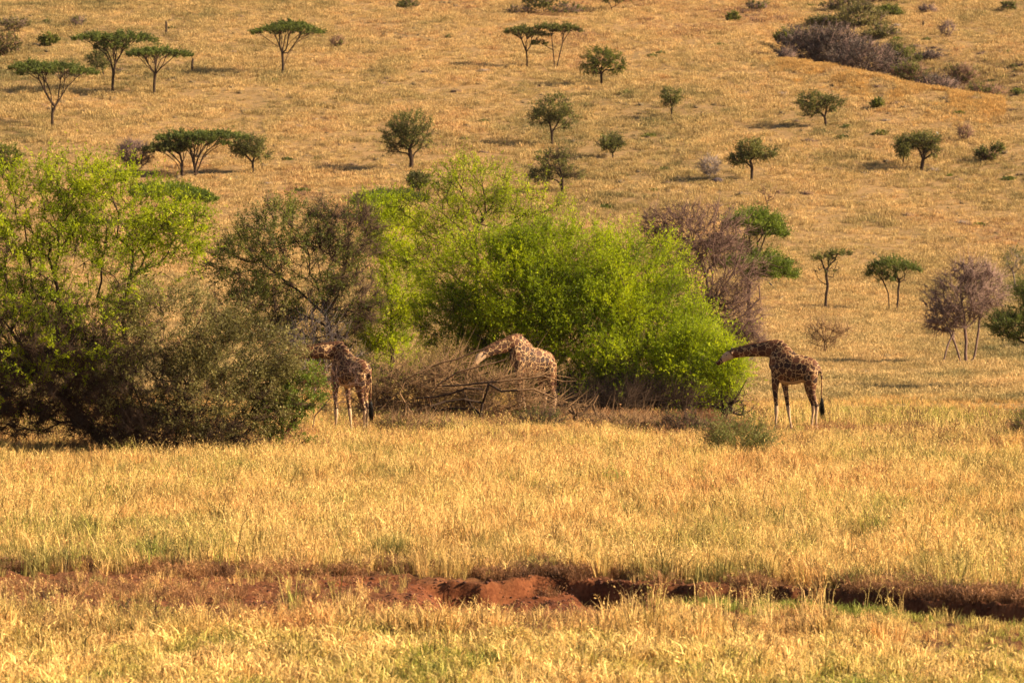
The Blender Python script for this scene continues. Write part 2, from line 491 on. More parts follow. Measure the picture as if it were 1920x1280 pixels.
def build_grass():
    r = R0(11)
    # 1 meadow
    A = (195 ** 2 - 76 ** 2) * 0.145
    X, Y = scatter(int(A * 15), 76, 195, r)
    so = soil(X, Y); t, dep, near, px = channel(X, Y)
    clump = 0.5 * fbm(X * 0.4, Y * 0.25, 71, 2) + 0.5 * vnoise(X * 1.6, Y * 1.0, 72)
    keep = r.uniform(0, 1, len(X)) > so * 1.05
    keep &= ~((t > -0.6) & (t < 11) & (r.uniform(0, 1, len(X)) < 0.66))
    keep &= r.uniform(0, 1, len(X)) < 0.05 + 1.3 * clump
    X, Y, px, clump, t = X[keep], Y[keep], px[keep], clump[keep], t[keep]
    s = r.uniform(0.5, 1.15, len(X)) * (0.35 + 1.15 * clump)
    s *= np.where((t > -0.5) & (t < 11), 0.5, 1)
    s *= 1 - 0.5 * sstep(150, 158, Y) * ((np.abs(px - 660) < 70) | (px > 1390))
    P = [tuft(100 + k, 26, 0.78, 0.13, 0.0085, 0.55, 0.28, 0.18, 0.034) for k in range(8)]
    grass_field('meadow_grass', 'golden dry meadow grass between the red channel and the bushes', P, G_MEADOW, X, Y, s, 1)
    # long seed stalks
    X, Y = scatter(15000, 79, 175, r)
    t_ = channel(X, Y)[0]
    keep = ((t_ < -0.8) | (t_ > 5)) & (soil(X, Y) < 0.4) & (fbm(X * 0.25, Y * 0.15, 77, 2) > 0.42); X, Y = X[keep], Y[keep]
    P = [tuft(140 + k, 6, 1.1, 0.12, 0.0085, 0.5, 1.0, 0.25, 0.03) for k in range(6)]
    grass_field('seed_stalks', 'tall pale seed stalks standing above the meadow grass', P, G_FRONT, X, Y, r.uniform(0.5, 1.15, len(X)), 2)
    # 2 front grass
    A = (82.5 ** 2 - 60 ** 2) * 0.16
    X, Y = scatter(int(A * 20), 60, 82.5, r, 0.16)
    so = soil(X, Y); t, dep, near, px = channel(X, Y)
    edge = t + 3.0 * (fbm(X * 0.4, Y * 0.4, 81, 2) - 0.5)
    pr = sstep(9.3, 12.5, edge) + 0.8 * sstep(4.2, 6.0, edge) * sstep(1100, 1230, px)
    clump = 0.5 * fbm(X * 0.6, Y * 0.4, 83, 2) + 0.5 * vnoise(X * 2.0, Y * 1.5, 84)
    keep = (r.uniform(0, 1, len(X)) < pr) & (r.uniform(0, 1, len(X)) > so * 0.97) & (r.uniform(0, 1, len(X)) < 0.15 + 1.2 * clump)
    X, Y, edge, clump = X[keep], Y[keep], edge[keep], clump[keep]
    s = r.uniform(0.5, 1.1, len(X)) * (0.5 + 0.9 * clump) * (0.55 + 0.45 * sstep(11, 15, edge))
    P = [tuft(200 + k, 22, 0.56, 0.16, 0.0115, 1.0, 0.2, 0.10) for k in range(7)]
    grass_field('front_grass', 'pale straw and green grass on the near side of the red channel', P, G_FRONT, X, Y, s, 3)
    # 3 rust coloured weeds along the channel
    X, Y = scatter(34000, 76, 101, r)
    t, dep, near, px = channel(X, Y)
    n = fbm(X * 0.8, Y * 0.5, 91, 3); so = soil(X, Y)
    pr = np.exp(-((t + 1.4) / 1.6) ** 2) * (0.5 + 0.5 * sstep(600, 900, px)) + 0.5 * np.exp(-((t - 12) / 1.8) ** 2) * (px < 1100) + 0.25 * np.exp(-((t - 4.5) / 1.2) ** 2) * (px < 700) + 0.4 * np.exp(-((t - 2.5) / 1.5) ** 2) * (px > 1100)
    keep = (r.uniform(0, 1, len(X)) < pr * 1.4 * sstep(0.3, 0.6, n)) & ~((t > -0.05) & (t < 0.5)) & (r.uniform(0, 1, len(X)) > so * 0.65)
    X, Y = X[keep], Y[keep]
    P = [tuft(240 + k, 40, 0.40, 0.2, 0.006, 1.0, 0.7, 0.12) for k in range(5)]
    grass_field('rusty_weeds', 'rust brown dry weeds fringing the red channel', P, G_RUST, X, Y, r.uniform(0.4, 1.1, len(X)), 4)
    # 4 fresh green grass: on the near lip at right and in a thin strip on the red earth at left
    X, Y = scatter(24000, 74, 96, r, 0.125)
    t, dep, near, px = channel(X, Y)
    lip = np.exp(-((t - 5.2) / 1.0) ** 2) * sstep(1200, 1320, px) * (1 - 0.8 * sstep(1560, 1700, px))
    row = YH + F * HC / Y
    strip = np.exp(-((row - 1146 - (px - 300) * 0.03) / 4.5) ** 2) * sstep(190, 230, px) * (1 - sstep(430, 560, px))
    keep = (r.uniform(0, 1, len(X)) < lip * 0.4 + strip * 1.6); X, Y, px = X[keep], Y[keep], px[keep]
    s = np.where(px < 700, 0.22, 1) * r.uniform(0.5, 1.0, len(X))
    P = [tuft(260 + k, 26, 0.42, 0.13, 0.009, 0.8) for k in range(4)]
    grass_field('green_grass', 'fresh green grass along the lip of the red channel', P, G_GREEN, X, Y, s, 5)
    # 5 green undergrowth near the giraffes
    X, Y = scatter(16000, 148, 182, r, 0.13)
    n = fbm(X * 0.35, Y * 0.2, 95, 3)
    keep = n > 0.56; X, Y = X[keep], Y[keep]
    P = [tuft(280 + k, 40, 0.45, 0.22, 0.008, 0.7) for k in range(4)]
    grass_field('undergrowth', 'green herbs growing among the grass in front of the bushes', P, G_GREEN, X, Y, r.uniform(0.4, 0.9, len(X)), 6)
    X, Y = scatter(30000, 141, 176, r, 0.13)
    pxx = pxof(X, Y); n = fbm(X * 0.5, Y * 0.3, 96, 3)
    m = (Y < 151) * (pxx < 620) * 0.8 + (Y > 158) * (Y < 172) * (pxx > 670) * (pxx < 1350) * 1.0 + 0.10
    keep = (n > 0.42) & (r.uniform(0, 1, len(X)) < m * 0.75); X, Y = X[keep], Y[keep]
    P = [tuft(290 + k, 34, 0.8, 0.25, 0.009, 0.8, 0.4, 0.15, 0.05) for k in range(5)]
    grass_field('dry_weeds', 'brown dry weeds crowding round the feet of the bushes', P, G_RUST, X, Y, r.uniform(0.35, 1.15, len(X)), 8)
    # 6 hillside
    P = [tuft(300 + k, 30, 0.46, 0.38, 0.013, 1.15, 0.3, 0.12, 0.05) for k in range(7)]
    X, Y = scatter(110000, 190, 330, r)
    X2, Y2 = scatter(170000, 330, 620, r)
    X, Y = np.concatenate([X, X2]), np.concatenate([Y, Y2])
    n = 0.5 * fbm(X * 0.16, Y * 0.08, 97, 3) + 0.5 * vnoise(X * 0.75, Y * 0.45, 98)
    keep = r.uniform(0, 1, len(X)) < 0.16 + 1.7 * (n - 0.16)
    X, Y, n = X[keep], Y[keep], n[keep]
    s = r.uniform(0.4, 1.15, len(X)) * (0.3 + 1.25 * n) * (1 + 0.35 * sstep(250, 450, Y))
    grass_field('hillside_grass', 'sunlit dry bunch grass covering the whole hillside', P, G_HILL, X, Y, s, 7)
    # 7 orange grass along the ridge before the gully
    px = r.uniform(1430, 1880, 4200); Dr = row2D(np.interp(px, _rx, _rr)); Y = Dr - np.abs(r.normal(0, 8, 4200)) + 2
    keep = fbm(px / 40, Y / 9, 99, 2) > 0.42; px, Y = px[keep], Y[keep]
    P = [tuft(320 + k, 30, 0.5, 0.34, 0.014, 0.9, 0.4, 0.12, 0.05) for k in range(4)]
    grass_field('ridge_grass', 'orange tinted tall grass along the crest in front of the wooded gully', P, G_RIDGE, (px - 960) / F * Y, Y, r.uniform(0.6, 1.3, len(Y)), 9)
build_grass()

def build_clods():
    r = R0(61)
    X, Y = scatter(60000, 74, 93, r, 0.13)
    t, dep, near, px = channel(X, Y); so = soil(X, Y)
    keep = (r.uniform(0, 1, len(X)) < so * (0.25 + 0.75 * vnoise(X * 1.3, Y * 1.3, 62))) ; X, Y = X[keep], Y[keep]
    P = []
    for k in range(4):
        q = R0(700 + k); n = 26
        v = q.normal(0, 1, (n, 3)); v /= np.linalg.norm(v, axis=1, keepdims=True)
        import bmesh
        bm = bmesh.new(); bmesh.ops.create_icosphere(bm, subdivisions=1, radius=1)
        for w in bm.verts: w.co *= q.uniform(0.6, 1.15); w.co.z *= 0.6
        bm.verts.ensure_lookup_table()
        V = np.array([w.co[:] for w in bm.verts]) * 0.055; T = np.array([[w.index for w in f.verts] for f in bm.faces]); bm.free()
        P.append((V, T, np.zeros(len(V))))
    m, tt = new_mat('red_earth_clod')
    col = ramp(tt, N(tt, 'ShaderNodeObjectInfo').outputs['Random'], [(0, (0.05, 0.014, 0.005)), (0.6, (0.13, 0.038, 0.013)), (1, (0.22, 0.072, 0.025))])
    p = N(tt, 'ShaderNodeBsdfPrincipled'); p.inputs['Roughness'].default_value = 0.95; tt.links.new(col, p.inputs['Base Color'])
    o = N(tt, 'ShaderNodeOutputMaterial'); tt.links.new(p.outputs[0], o.inputs[0])
    g = grass_field('earth_clods', 'crumbled red earth clods lying in the channel', P, m, X, Y, 0.25 + 0.8 * r.uniform(0, 1, len(X)) ** 3, 9)
    g['category'] = 'earth'
build_clods()

# ------------------------------------------------------------------ trees and bushes
def grow(base_nodes, base_par, tips, alpha, seg, wob, r):
    """join every tip to the skeleton by the path that keeps it short; returns nodes and parents"""
    cap = len(base_nodes) + int(len(tips) * 14) + 50
    P = np.zeros((cap, 3)); par = -np.ones(cap, int); L = np.zeros(cap)
    n = len(base_nodes); P[:n] = base_nodes; par[:n] = base_par
    for i in range(n):
        if par[i] >= 0: L[i] = L[par[i]] + np.linalg.norm(P[i] - P[par[i]])
    root = P[0]
    end = np.zeros(len(tips), int)
    for q in range(len(tips)):
        tp = tips[q]
        d = np.linalg.norm(P[:n] - tp, axis=1)
        j = int(np.argmin(d + alpha * L[:n]))
        dist = d[j]; k = max(1, min(10, int(round(dist / seg))))
        a = P[j].copy(); v = tp - a
        pj = par[j]
        bend = (a - P[pj]) if pj >= 0 else np.array([0, 0, 1.])
        bn = np.linalg.norm(bend); bend = bend / bn * dist * 0.45 if bn > 1e-6 else bend
        c = a + bend + v * 0.15
        last = j
        for s in range(1, k + 1):
            if n >= cap - 1: break
            u = s / k
            pt = (1 - u) ** 2 * a + 2 * u * (1 - u) * c + u * u * tp
            if s < k: pt = pt + r.normal(0, wob * dist / k, 3)
            P[n] = pt; par[n] = last; L[n] = L[last] + np.linalg.norm(pt - P[last]); last = n; n += 1
        end[q] = last
    return P[:n], par[:n], end

def radii(P, par, r0, pw, cap):
    a = np.zeros(len(P)); child = np.zeros(len(P), bool)
    child[par[par >= 0]] = True
    for i in range(len(P) - 1, 0, -1):
        if not child[i]: a[i] += r0 ** pw
        if par[i] >= 0: a[par[i]] += a[i]
    rr = a ** (1 / pw)
    rr = np.maximum(rr, r0)
    mx = rr[0]
    if mx > 1e-6: rr = r0 + (rr - r0) * (cap - r0) / max(mx - r0, 1e-6)
    return rr

def leaf_tris(C, D, size, asp, r):
    n = len(C)
    D = D + r.normal(0, 0.75, (n, 3)); D /= np.maximum(np.linalg.norm(D, axis=1, keepdims=True), 1e-6)
    E = np.cross(D, r.normal(0, 1, (n, 3))); E /= np.maximum(np.linalg.norm(E, axis=1, keepdims=True), 1e-6)
    s = size * r.uniform(0.55, 1.25, n)[:, None]
    V = np.stack([C - D * s * 0.5 - E * s * asp * 0.5, C - D * s * 0.3 + E * s * asp * 0.5, C + D * s * 0.6], 1).reshape(-1, 3)
    return V, np.arange(n * 3).reshape(-1, 3)

def plant(name, label, cat, base, lobes, limbs=(), D=None, leafmat=LEAF_DARK, bark=BARK, tips=220, shoots=3, shoot=0.45,
          nleaf=10, leaf=0.09, asp=0.5, trunk_r=0.12, twig_r=0.006, alpha=0.45, seg=0.5, wob=0.12, up=0.5, thickmat=None, limb_r=0.0, flat=False,
          depth=0.8, fork=None, seed=0, group=None, dryn=5, shell=0.55, lat=0.13, crown_name='crown', droop=0.0, sink=0.08):
    """a woody plant. base, lobes and limbs are given as photograph points at the plant's own distance.
    lobe = (cx, cy, rx, ry, depth offset m, weight, share of leafy tips)"""
    r = R0(seed * 7 + 3)
    if D is None:
        x0, y0, z0 = hit(*base)
    else:
        y0 = D; x0 = (base[0] - 960) / F * D; z0 = gz(x0, y0)
    s = F / y0
    def cv(px, py, dy=0.0): return np.array([(px - 960) / F * y0 - x0, dy, HC + (YH - py) / F * y0 - z0])
    root = thing(name, label, cat, (x0, y0, z0), group)
    # skeleton from trunk and drawn limbs
    B = [np.array([0, 0, -sink])]; bp = [-1]
    allL = list(limbs)
    if not allL:
        lo = min(l[1] + l[3] for l in lobes); cxm = sum(l[0] * l[5] for l in lobes) / sum(l[5] for l in lobes)
        fk = fork if fork else (base[0] * 0.7 + cxm * 0.3, (lo * 0.55 + base[1] * 0.45))
        allL = [[(fk[0], fk[1], 0)]]
    for lm in allL:
        # a limb starts at the nearest existing node
        pts = [cv(*p) for p in lm]
        d = [np.linalg.norm(pts[0] - b) for b in B]
        last = int(np.argmin(d))
        for p in pts:
            a = B[last]; k = max(1, int(np.linalg.norm(p - a) / seg))
            for q in range(1, k + 1):
                pt = a + (p - a) * q / k + (r.normal(0, wob * 0.55 * seg, 3) if q < k else 0)
                B.append(pt); bp.append(last); last = len(B) - 1
    B = np.array(B); bp = np.array(bp)
    # tips in the lobes
    tw = sum(l[5] for l in lobes)
    TP, TD, TL = [], [], []
    for (cx, cy, rx, ry, dy, w, lf) in lobes:
        n = max(4, int(tips * w / tw))
        v = r.normal(0, 1, (n, 3)); v /= np.linalg.norm(v, axis=1, keepdims=True)
        rad = r.uniform(0, 1, n) ** (1 / 3.0); rad = rad * (1 - shell) + shell * (1 - 0.35 * (1 - rad))
        rxm, rzm = rx / s, ry / s
        rym = rxm * depth
        # uneven outline
        bump = 0.80 + 0.45 * r.uniform(0, 1, n) ** 1.5 * np.where(v[:, 2] > -0.2, 1, 0.5)
        if flat:
            rad = r.uniform(0, 1, n) ** 0.5; an = r.uniform(0, 2 * math.pi, n)
            off = np.stack([np.cos(an) * rad * rxm, np.sin(an) * rad * rym, (1 - rad ** 2 * 1.3) * rzm * r.uniform(0.3, 1.0, n) - 0.45 * rzm], -1)
            out = np.stack([np.cos(an) * rad, np.sin(an) * rad, 0.25 * np.ones(n)], -1)
        else:
            off = v * (rad * bump)[:, None] * np.array([[rxm, rym, rzm]])
            out = v.copy()
        c = cv(cx, cy, dy)
        p = c + off
        p[:, 2] = np.maximum(p[:, 2], 0.12 + 0.2 * r.uniform(0, 1, n))
        TP.append(p); TD.append(out); TL.append(r.uniform(0, 1, n) < lf)
    TP = np.concatenate(TP); TD = np.concatenate(TD); TL = np.concatenate(TL)
    f0 = B[-1] if len(allL) == 1 else B.mean(0)
    order = np.argsort(np.linalg.norm(TP - f0, axis=1))
    TP, TD, TL = TP[order], TD[order], TL[order]
    P, par, end = grow(B, bp, TP, alpha, seg, wob, r)
    rr = radii(P, par, twig_r, 2.1, trunk_r)
    if limb_r:
        nb_ = len(B); hgt = np.linalg.norm(P[:nb_] - P[0], axis=1); hgt = hgt / hgt.max()
        rr[:nb_] = np.maximum(rr[:nb_], limb_r * (1.15 - 0.75 * hgt))
    e = np.nonzero(par >= 0)[0]
    thick = rr[e] > twig_r * 3
    eA, eB = e[thick], e[~thick]
    parts = []
    V, T = tubes(P[par[eA]], P[eA], np.minimum(rr[par[eA]], rr[eA] * 1.35), rr[eA], 6)
    if thickmat:
        link('limbs', make_mesh('limbs', V, T, thickmat, {'var': np.full(len(V), 0.25)}), root)
    else:
        parts.append((V, T, 0.25))
    V, T = tubes(P[par[eB]], P[eB], np.minimum(rr[par[eB]], rr[eB] * 1.3), rr[eB], 3); parts.append((V, T, 0.6))
    # dry twig sprays and leafy shoots
    def sprays(idx, n, ln, spread):
        a = np.repeat(TP[idx], n, 0); d = np.repeat(TD[idx], n, 0)
        d = d / np.maximum(np.linalg.norm(d, axis=1, keepdims=True), 1e-6)
        d = d + r.normal(0, spread, d.shape); d[:, 2] += up - droop
        d /= np.maximum(np.linalg.norm(d, axis=1, keepdims=True), 1e-6)
        return a, d, ln * r.uniform(0.35, 1.25, len(a)) * np.where(r.uniform(0, 1, len(a)) < 0.10, 1.8, 1.0)
    dry = np.nonzero(~TL)[0]; leafy = np.nonzero(TL)[0]
    if len(dry):
        a, d, l = sprays(dry, dryn, shoot * 1.3, 0.8)
        V, T = cones(a - d * (l * 0.3)[:, None], a + d * l[:, None], np.full(len(a), twig_r * 0.85)); parts.append((V, T, np.repeat(r.uniform(0.3, 1.2, len(a)), 4)))
    trunkV, trunkT, trunkA = None, None, None
    leafparts = []
    if len(leafy):
        a, d, l = sprays(leafy, shoots, shoot, 0.55)
        V, T = cones(a, a + d * (l * 0.85)[:, None], np.full(len(a), twig_r * 0.7)); parts.append((V, T, 0.5))
        u = r.uniform(-0.25, 1.0, (len(a), nleaf))
        C = a[:, None] + d[:, None] * (l[:, None] * u)[..., None]
        C = C + r.normal(0, 1, C.shape) * (shoot * lat * (1.25 - np.clip(u, 0, 1)))[..., None]
        C = C.reshape(-1, 3); DD = np.repeat(d, nleaf, 0)
        V, T = leaf_tris(C, DD, leaf, asp, r)
        sv = np.repeat(r.uniform(0, 1, len(a)), nleaf)
        leafparts.append((V, T, np.repeat(np.clip(0.7 * sv + 0.3 * r.uniform(0, 1, len(C)), 0, 1), 3)))
    V, T, A = join(parts)
    link('trunk' if trunk_r >= 0.05 and not thickmat else 'branches', make_mesh('trunk', V, T, bark, {'var': A}), root)
    if leafparts:
        V, T, A = join(leafparts)
        link(crown_name, make_mesh(crown_name, V, T, leafmat, {'var': A}), root)
    return root

# --- the big bushes, left to right
plant('acacia_tree', 'tall yellow green acacia at the left edge on a dark crooked trunk', 'tree', (205, 861),
      [(60, 400, 115, 95, 0, 1.0, 1), (215, 400, 125, 85, 0.4, 1.1, 1), (130, 520, 190, 105, -0.4, 1.5, 0.95), (-60, 500, 120, 160, 0, 1.2, 0.9),
       (320, 425, 65, 65, 0.4, 0.4, 1), (50, 640, 150, 75, -0.6, 1.1, 0.40), (190, 640, 120, 75, -0.6, 0.8, 0.35), (70, 730, 150, 60, 0.3, 1.5, 0.12), (130, 690, 140, 70, 0.6, 1.2, 0.25), (20, 600, 110, 90, 0.8, 1.0, 0.6), (-40, 760, 80, 60, 0.3, 0.6, 0.2),
       (140, 330, 110, 35, 0, 0.35, 1), (350, 440, 45, 55, -0.2, 0.3, 1), (200, 790, 90, 45, 0.2, 1.0, 0.02), (40, 790, 60, 40, 0.5, 0.4, 0.1)],
      limbs=[[(190, 825, 0), (160, 795, 0.1), (120, 750, 0), (70, 700, 0.2), (20, 620, 0)], [(150, 700, -0.3), (120, 600, 0), (90, 480, 0)],
             [(235, 800, 0.2), (245, 720, 0.3), (230, 600, 0.2), (250, 480, 0), (330, 400, 0)], [(60, 560, 0.5), (45, 420, 0.2)], [(180, 560, 0.3), (200, 430, 0)]],
      leafmat=LEAF_YELLOW, limb_r=0.06, tips=2500, shoots=4, shoot=0.65, nleaf=18, leaf=0.092, asp=0.42, lat=0.075, trunk_r=0.17, twig_r=0.009, alpha=0.3, seed=1, up=0.5, dryn=16)
plant('grey_green_shrub', 'broad dusty grey green shrub below and right of the left acacia', 'shrub', (335, 863),
      [(330, 620, 120, 90, -0.5, 1.2, 0.85), (450, 670, 115, 90, -0.3, 1.4, 0.95), (410, 755, 150, 75, -0.5, 1.4, 0.75), (270, 740, 110, 85, -0.4, 1.1, 0.25), (512, 725, 50, 55, 0, 0.6, 1),
       (320, 805, 140, 42, 0, 1.1, 0.06), (420, 820, 90, 30, 0, 0.5, 0.15)],
      limbs=[[(330, 790, 0), (350, 720, 0), (400, 650, 0)], [(300, 710, -0.8), (250, 650, -0.9), (205, 600, -1.0)], [(430, 740, 0), (500, 690, 0)], [(270, 780, 0.2), (240, 700, 0)]],
      leafmat=LEAF_GREY, limb_r=0.035, tips=1900, shoots=4, shoot=0.5, nleaf=14, leaf=0.07, asp=0.7, trunk_r=0.10, twig_r=0.006, alpha=0.35, seed=2, up=0.55, dryn=14)
plant('green_sapling', 'small fresh green sapling with reddish stem left of the nearest dark giraffe', 'shrub', (537, 862),
      [(565, 735, 45, 40, 0, 1, 0.9), (520, 775, 50, 45, 0, 1, 0.9), (585, 705, 24, 16, 0, 0.2, 0.8), (540, 820, 45, 25, 0, 0.5, 0.3)],
      limbs=[[(532, 815, 0), (525, 790, 0), (548, 755, -0.1), (590, 725, -0.1), (625, 728, -0.1)], [(545, 800, 0.1), (560, 760, 0)]],
      leafmat=LEAF_MID, bark=BARK_RED, tips=330, shoots=4, shoot=0.32, nleaf=12, leaf=0.075, asp=0.6, trunk_r=0.08, seed=3, dryn=8)
plant('olive_acacia', 'round olive acacia with bare grey twigs on top behind the left giraffe', 'tree', (628, 752),
      [(450, 500, 75, 60, 0, 0.9, 0.95), (535, 425, 100, 52, 0, 1.1, 0.8), (650, 435, 70, 62, 0, 1.0, 0.25), (560, 500, 130, 80, -0.8, 1.5, 0.8), (480, 590, 90, 55, 0, 1.2, 0.7), (660, 560, 60, 70, 0, 0.8, 0.35),
       (590, 610, 110, 60, 1.5, 1.2, 0.4), (620, 690, 90, 40, 1.5, 0.9, 0.3)],
      limbs=[[(627, 690, 0), (625, 640, 0), (612, 592, 0), (560, 545, 0), (500, 500, 0)], [(630, 560, 0), (648, 500, 0), (655, 440, 0)], [(600, 520, 0.5), (590, 450, 0.4)], [(575, 600, 0), (520, 590, 0)]],
      leafmat=LEAF_OLIVE, limb_r=0.05, tips=1500, shoots=4, shoot=0.65, nleaf=12, leaf=0.095, asp=0.55, lat=0.1, trunk_r=0.13, twig_r=0.011, alpha=0.35, seed=4, dryn=12)
plant('silver_dead_shrub', 'pale silvery dead shrub just above the left giraffe neck', 'shrub', (588, 745),
      [(585, 630, 55, 45, 0, 1, 0), (560, 650, 50, 40, 0, 0.6, 0), (640, 650, 50, 35, 0, 0.4, 0), (590, 700, 70, 40, 0, 0.8, 0)], D=186, bark=TWIG_GREY, tips=110, shoot=0.8, trunk_r=0.05, twig_r=0.013, seed=5, up=0.9, dryn=4)
plant('lime_bush', 'lime green feathery bush between the olive acacia and the large central bush', 'bush', (735, 748),
      [(735, 440, 55, 55, 0, 1, 1), (755, 545, 60, 70, -0.5, 1, 1), (715, 610, 55, 55, 0, 0.9, 0.8), (705, 400, 40, 28, 0, 0.4, 1), (730, 680, 60, 50, 0, 0.9, 0.6)],
      leafmat=LEAF_BRIGHT, tips=750, shoots=4, shoot=0.75, nleaf=17, leaf=0.095, asp=0.5, lat=0.08, trunk_r=0.10, seed=6)
plant('airy_acacia', 'airy light green acacia with open dark branches rising behind the central bush', 'tree', (890, 765),
      [(890, 350, 85, 45, 0, 1.0, 1), (985, 380, 80, 32, 0, 0.9, 1), (815, 400, 85, 45, 0, 1.0, 1), (900, 430, 130, 45, 0, 1.4, 0.95), (870, 325, 50, 28, 0, 0.35, 1), (860, 500, 110, 60, 1, 1.4, 0.95)],
      limbs=[[(892, 620, 0), (895, 500, 0), (890, 440, 0)], [(870, 430, 0), (830, 400, 0), (800, 380, 0)], [(910, 400, 0), (905, 350, 0), (880, 320, 0)], [(940, 430, 0.2), (1000, 405, 0), (1040, 385, 0)], [(850, 470, 0), (780, 430, 0)]],
      leafmat=LEAF_YELLOW, limb_r=0.045, tips=650, shoots=4, shoot=0.8, nleaf=12, leaf=0.085, asp=0.5, lat=0.07, trunk_r=0.11, twig_r=0.009, alpha=0.4, seed=7, dryn=5)
plant('large_bush', 'huge bright lime green bush filling the middle of the photo behind the giraffes', 'bush', (1110, 789),
      [(920, 530, 125, 95, 1.5, 1.3, 1), (1060, 510, 135, 85, 1.5, 1.5, 1), (1185, 525, 110, 88, 2.0, 1.3, 1), (1235, 610, 98, 98, 1.5, 1.3, 1), (1120, 620, 135, 88, 1.0, 1.6, 0.97),
       (850, 610, 85, 70, 2.5, 1.0, 0.95), (960, 630, 125, 60, 2.5, 0.9, 0.9), (1298, 670, 66, 56, -1.5, 1.2, 1), (1210, 680, 120, 44, -0.5, 1.2, 0.9), (1225, 730, 110, 26, -0.8, 0.5, 0.45), (1305, 640, 48, 62, 0, 0.5, 1), (1335, 682, 36, 38, -9, 0.45, 1), (1345, 725, 22, 22, -5, 0.15, 0.9),
       (1180, 758, 145, 34, -1.2, 2.0, 0.03), (1290, 755, 78, 36, -1.5, 1.0, 0.08), (1060, 740, 90, 35, 2, 0.9, 0.35), (900, 700, 100, 50, 3.5, 0.8, 0.6), (990, 560, 100, 85, 0.5, 1.2, 1), (1120, 570, 100, 80, 0.5, 1.0, 1), (1010, 470, 80, 50, 1.5, 0.5, 1)],
      limbs=[[(1105, 740, 1), (1080, 640, 2), (1050, 560, 3), (1010, 500, 3)], [(1150, 740, 0), (1180, 640, 0), (1190, 560, 1)], [(1060, 720, 2), (960, 650, 3), (880, 600, 3)],
             [(1190, 745, 0), (1250, 690, 1), (1290, 650, 1)]],
      leafmat=LEAF_BRIGHT, tips=6000, shoots=4, shoot=0.85, nleaf=20, leaf=0.092, asp=0.40, lat=0.075, trunk_r=0.09, twig_r=0.009, alpha=0.3, seed=8, up=0.45, dryn=14, depth=0.5)
plant('bare_brown_tree', 'large leafless purplish brown thorn tree behind the right of the big bush', 'tree', (1335, 668),
      [(1310, 430, 100, 50, 0, 1.4, 0.02), (1335, 510, 100, 70, 0, 1.6, 0.0), (1385, 590, 50, 60, 0, 1.0, 0), (1225, 420, 35, 30, 0, 0.2, 0), (1290, 460, 90, 55, 0, 1.0, 0), (1395, 640, 45, 28, 0, 0.6, 0), (1340, 600, 70, 60, 0, 1.0, 0)],
      limbs=[[(1335, 600, 0), (1325, 520, 0), (1300, 450, 0)], [(1345, 560, 0), (1380, 500, 0), (1395, 450, 0)], [(1360, 610, 0), (1395, 590, 0), (1425, 560, 0), (1423, 535, 0)]],
      bark=TWIG_RED, leafmat=LEAF_OLIVE, limb_r=0.07, tips=1500, shoot=0.65, trunk_r=0.17, twig_r=0.016, alpha=0.4, seed=9, dryn=5, up=0.2)
plant('two_tier_acacia', 'green acacia with two wide flat tiers showing right of the bare brown tree', 'tree', (1400, 662),
      [(1412, 408, 56, 26, 0, 1, 1), (1438, 428, 34, 20, 0, 0.5, 1), (1415, 482, 66, 26, 0, 1, 0.95), (1445, 508, 50, 18, 0, 0.8, 0.9), (1365, 455, 45, 20, 0, 0.5, 0.7)],
      D=252, leafmat=LEAF_MID, tips=800, shoots=4, shoot=0.55, nleaf=13, leaf=0.115, asp=0.55, trunk_r=0.12, twig_r=0.012, seed=10, flat=True)
plant('flat_green_acacia', 'flat green acacia crown peeping over the left acacia', 'tree', (335, 425),
      [(320, 355, 70, 20, 0, 1, 1), (370, 368, 42, 18, 0, 0.5, 0.9), (275, 352, 30, 14, 0, 0.3, 1)], leafmat=LEAF_MID, tips=420, shoots=5, shoot=0.5, nleaf=11, leaf=0.15, seed=11, flat=True)
plant('low_flat_acacia', 'low flat olive crown showing above the olive acacia and lime bush', 'tree', (730, 412),
      [(735, 366, 68, 15, 0, 1, 1), (690, 372, 32, 13, 0, 0.4, 1)], leafmat=LEAF_UMB, tips=360, shoots=5, shoot=0.5, nleaf=11, leaf=0.15, seed=12, flat=True)
plant('grey_thorn_bush', 'small dark grey green bush just above the lime crown in the middle', 'bush', (787, 365),
      [(785, 338, 20, 14, 0, 1, 0.9)], leafmat=LEAF_DARK, tips=140, shoots=4, leaf=0.15, seed=13, trunk_r=0.06)
plant('green_thicket', 'rounded green thicket at the left edge above the acacia', 'bush', (10, 345),
      [(10, 297, 32, 24, 0, 1, 1), (-20, 305, 30, 24, 0, 1, 1)], leafmat=LEAF_OLIVE, tips=320, shoots=4, leaf=0.15, seed=14, trunk_r=0.08)

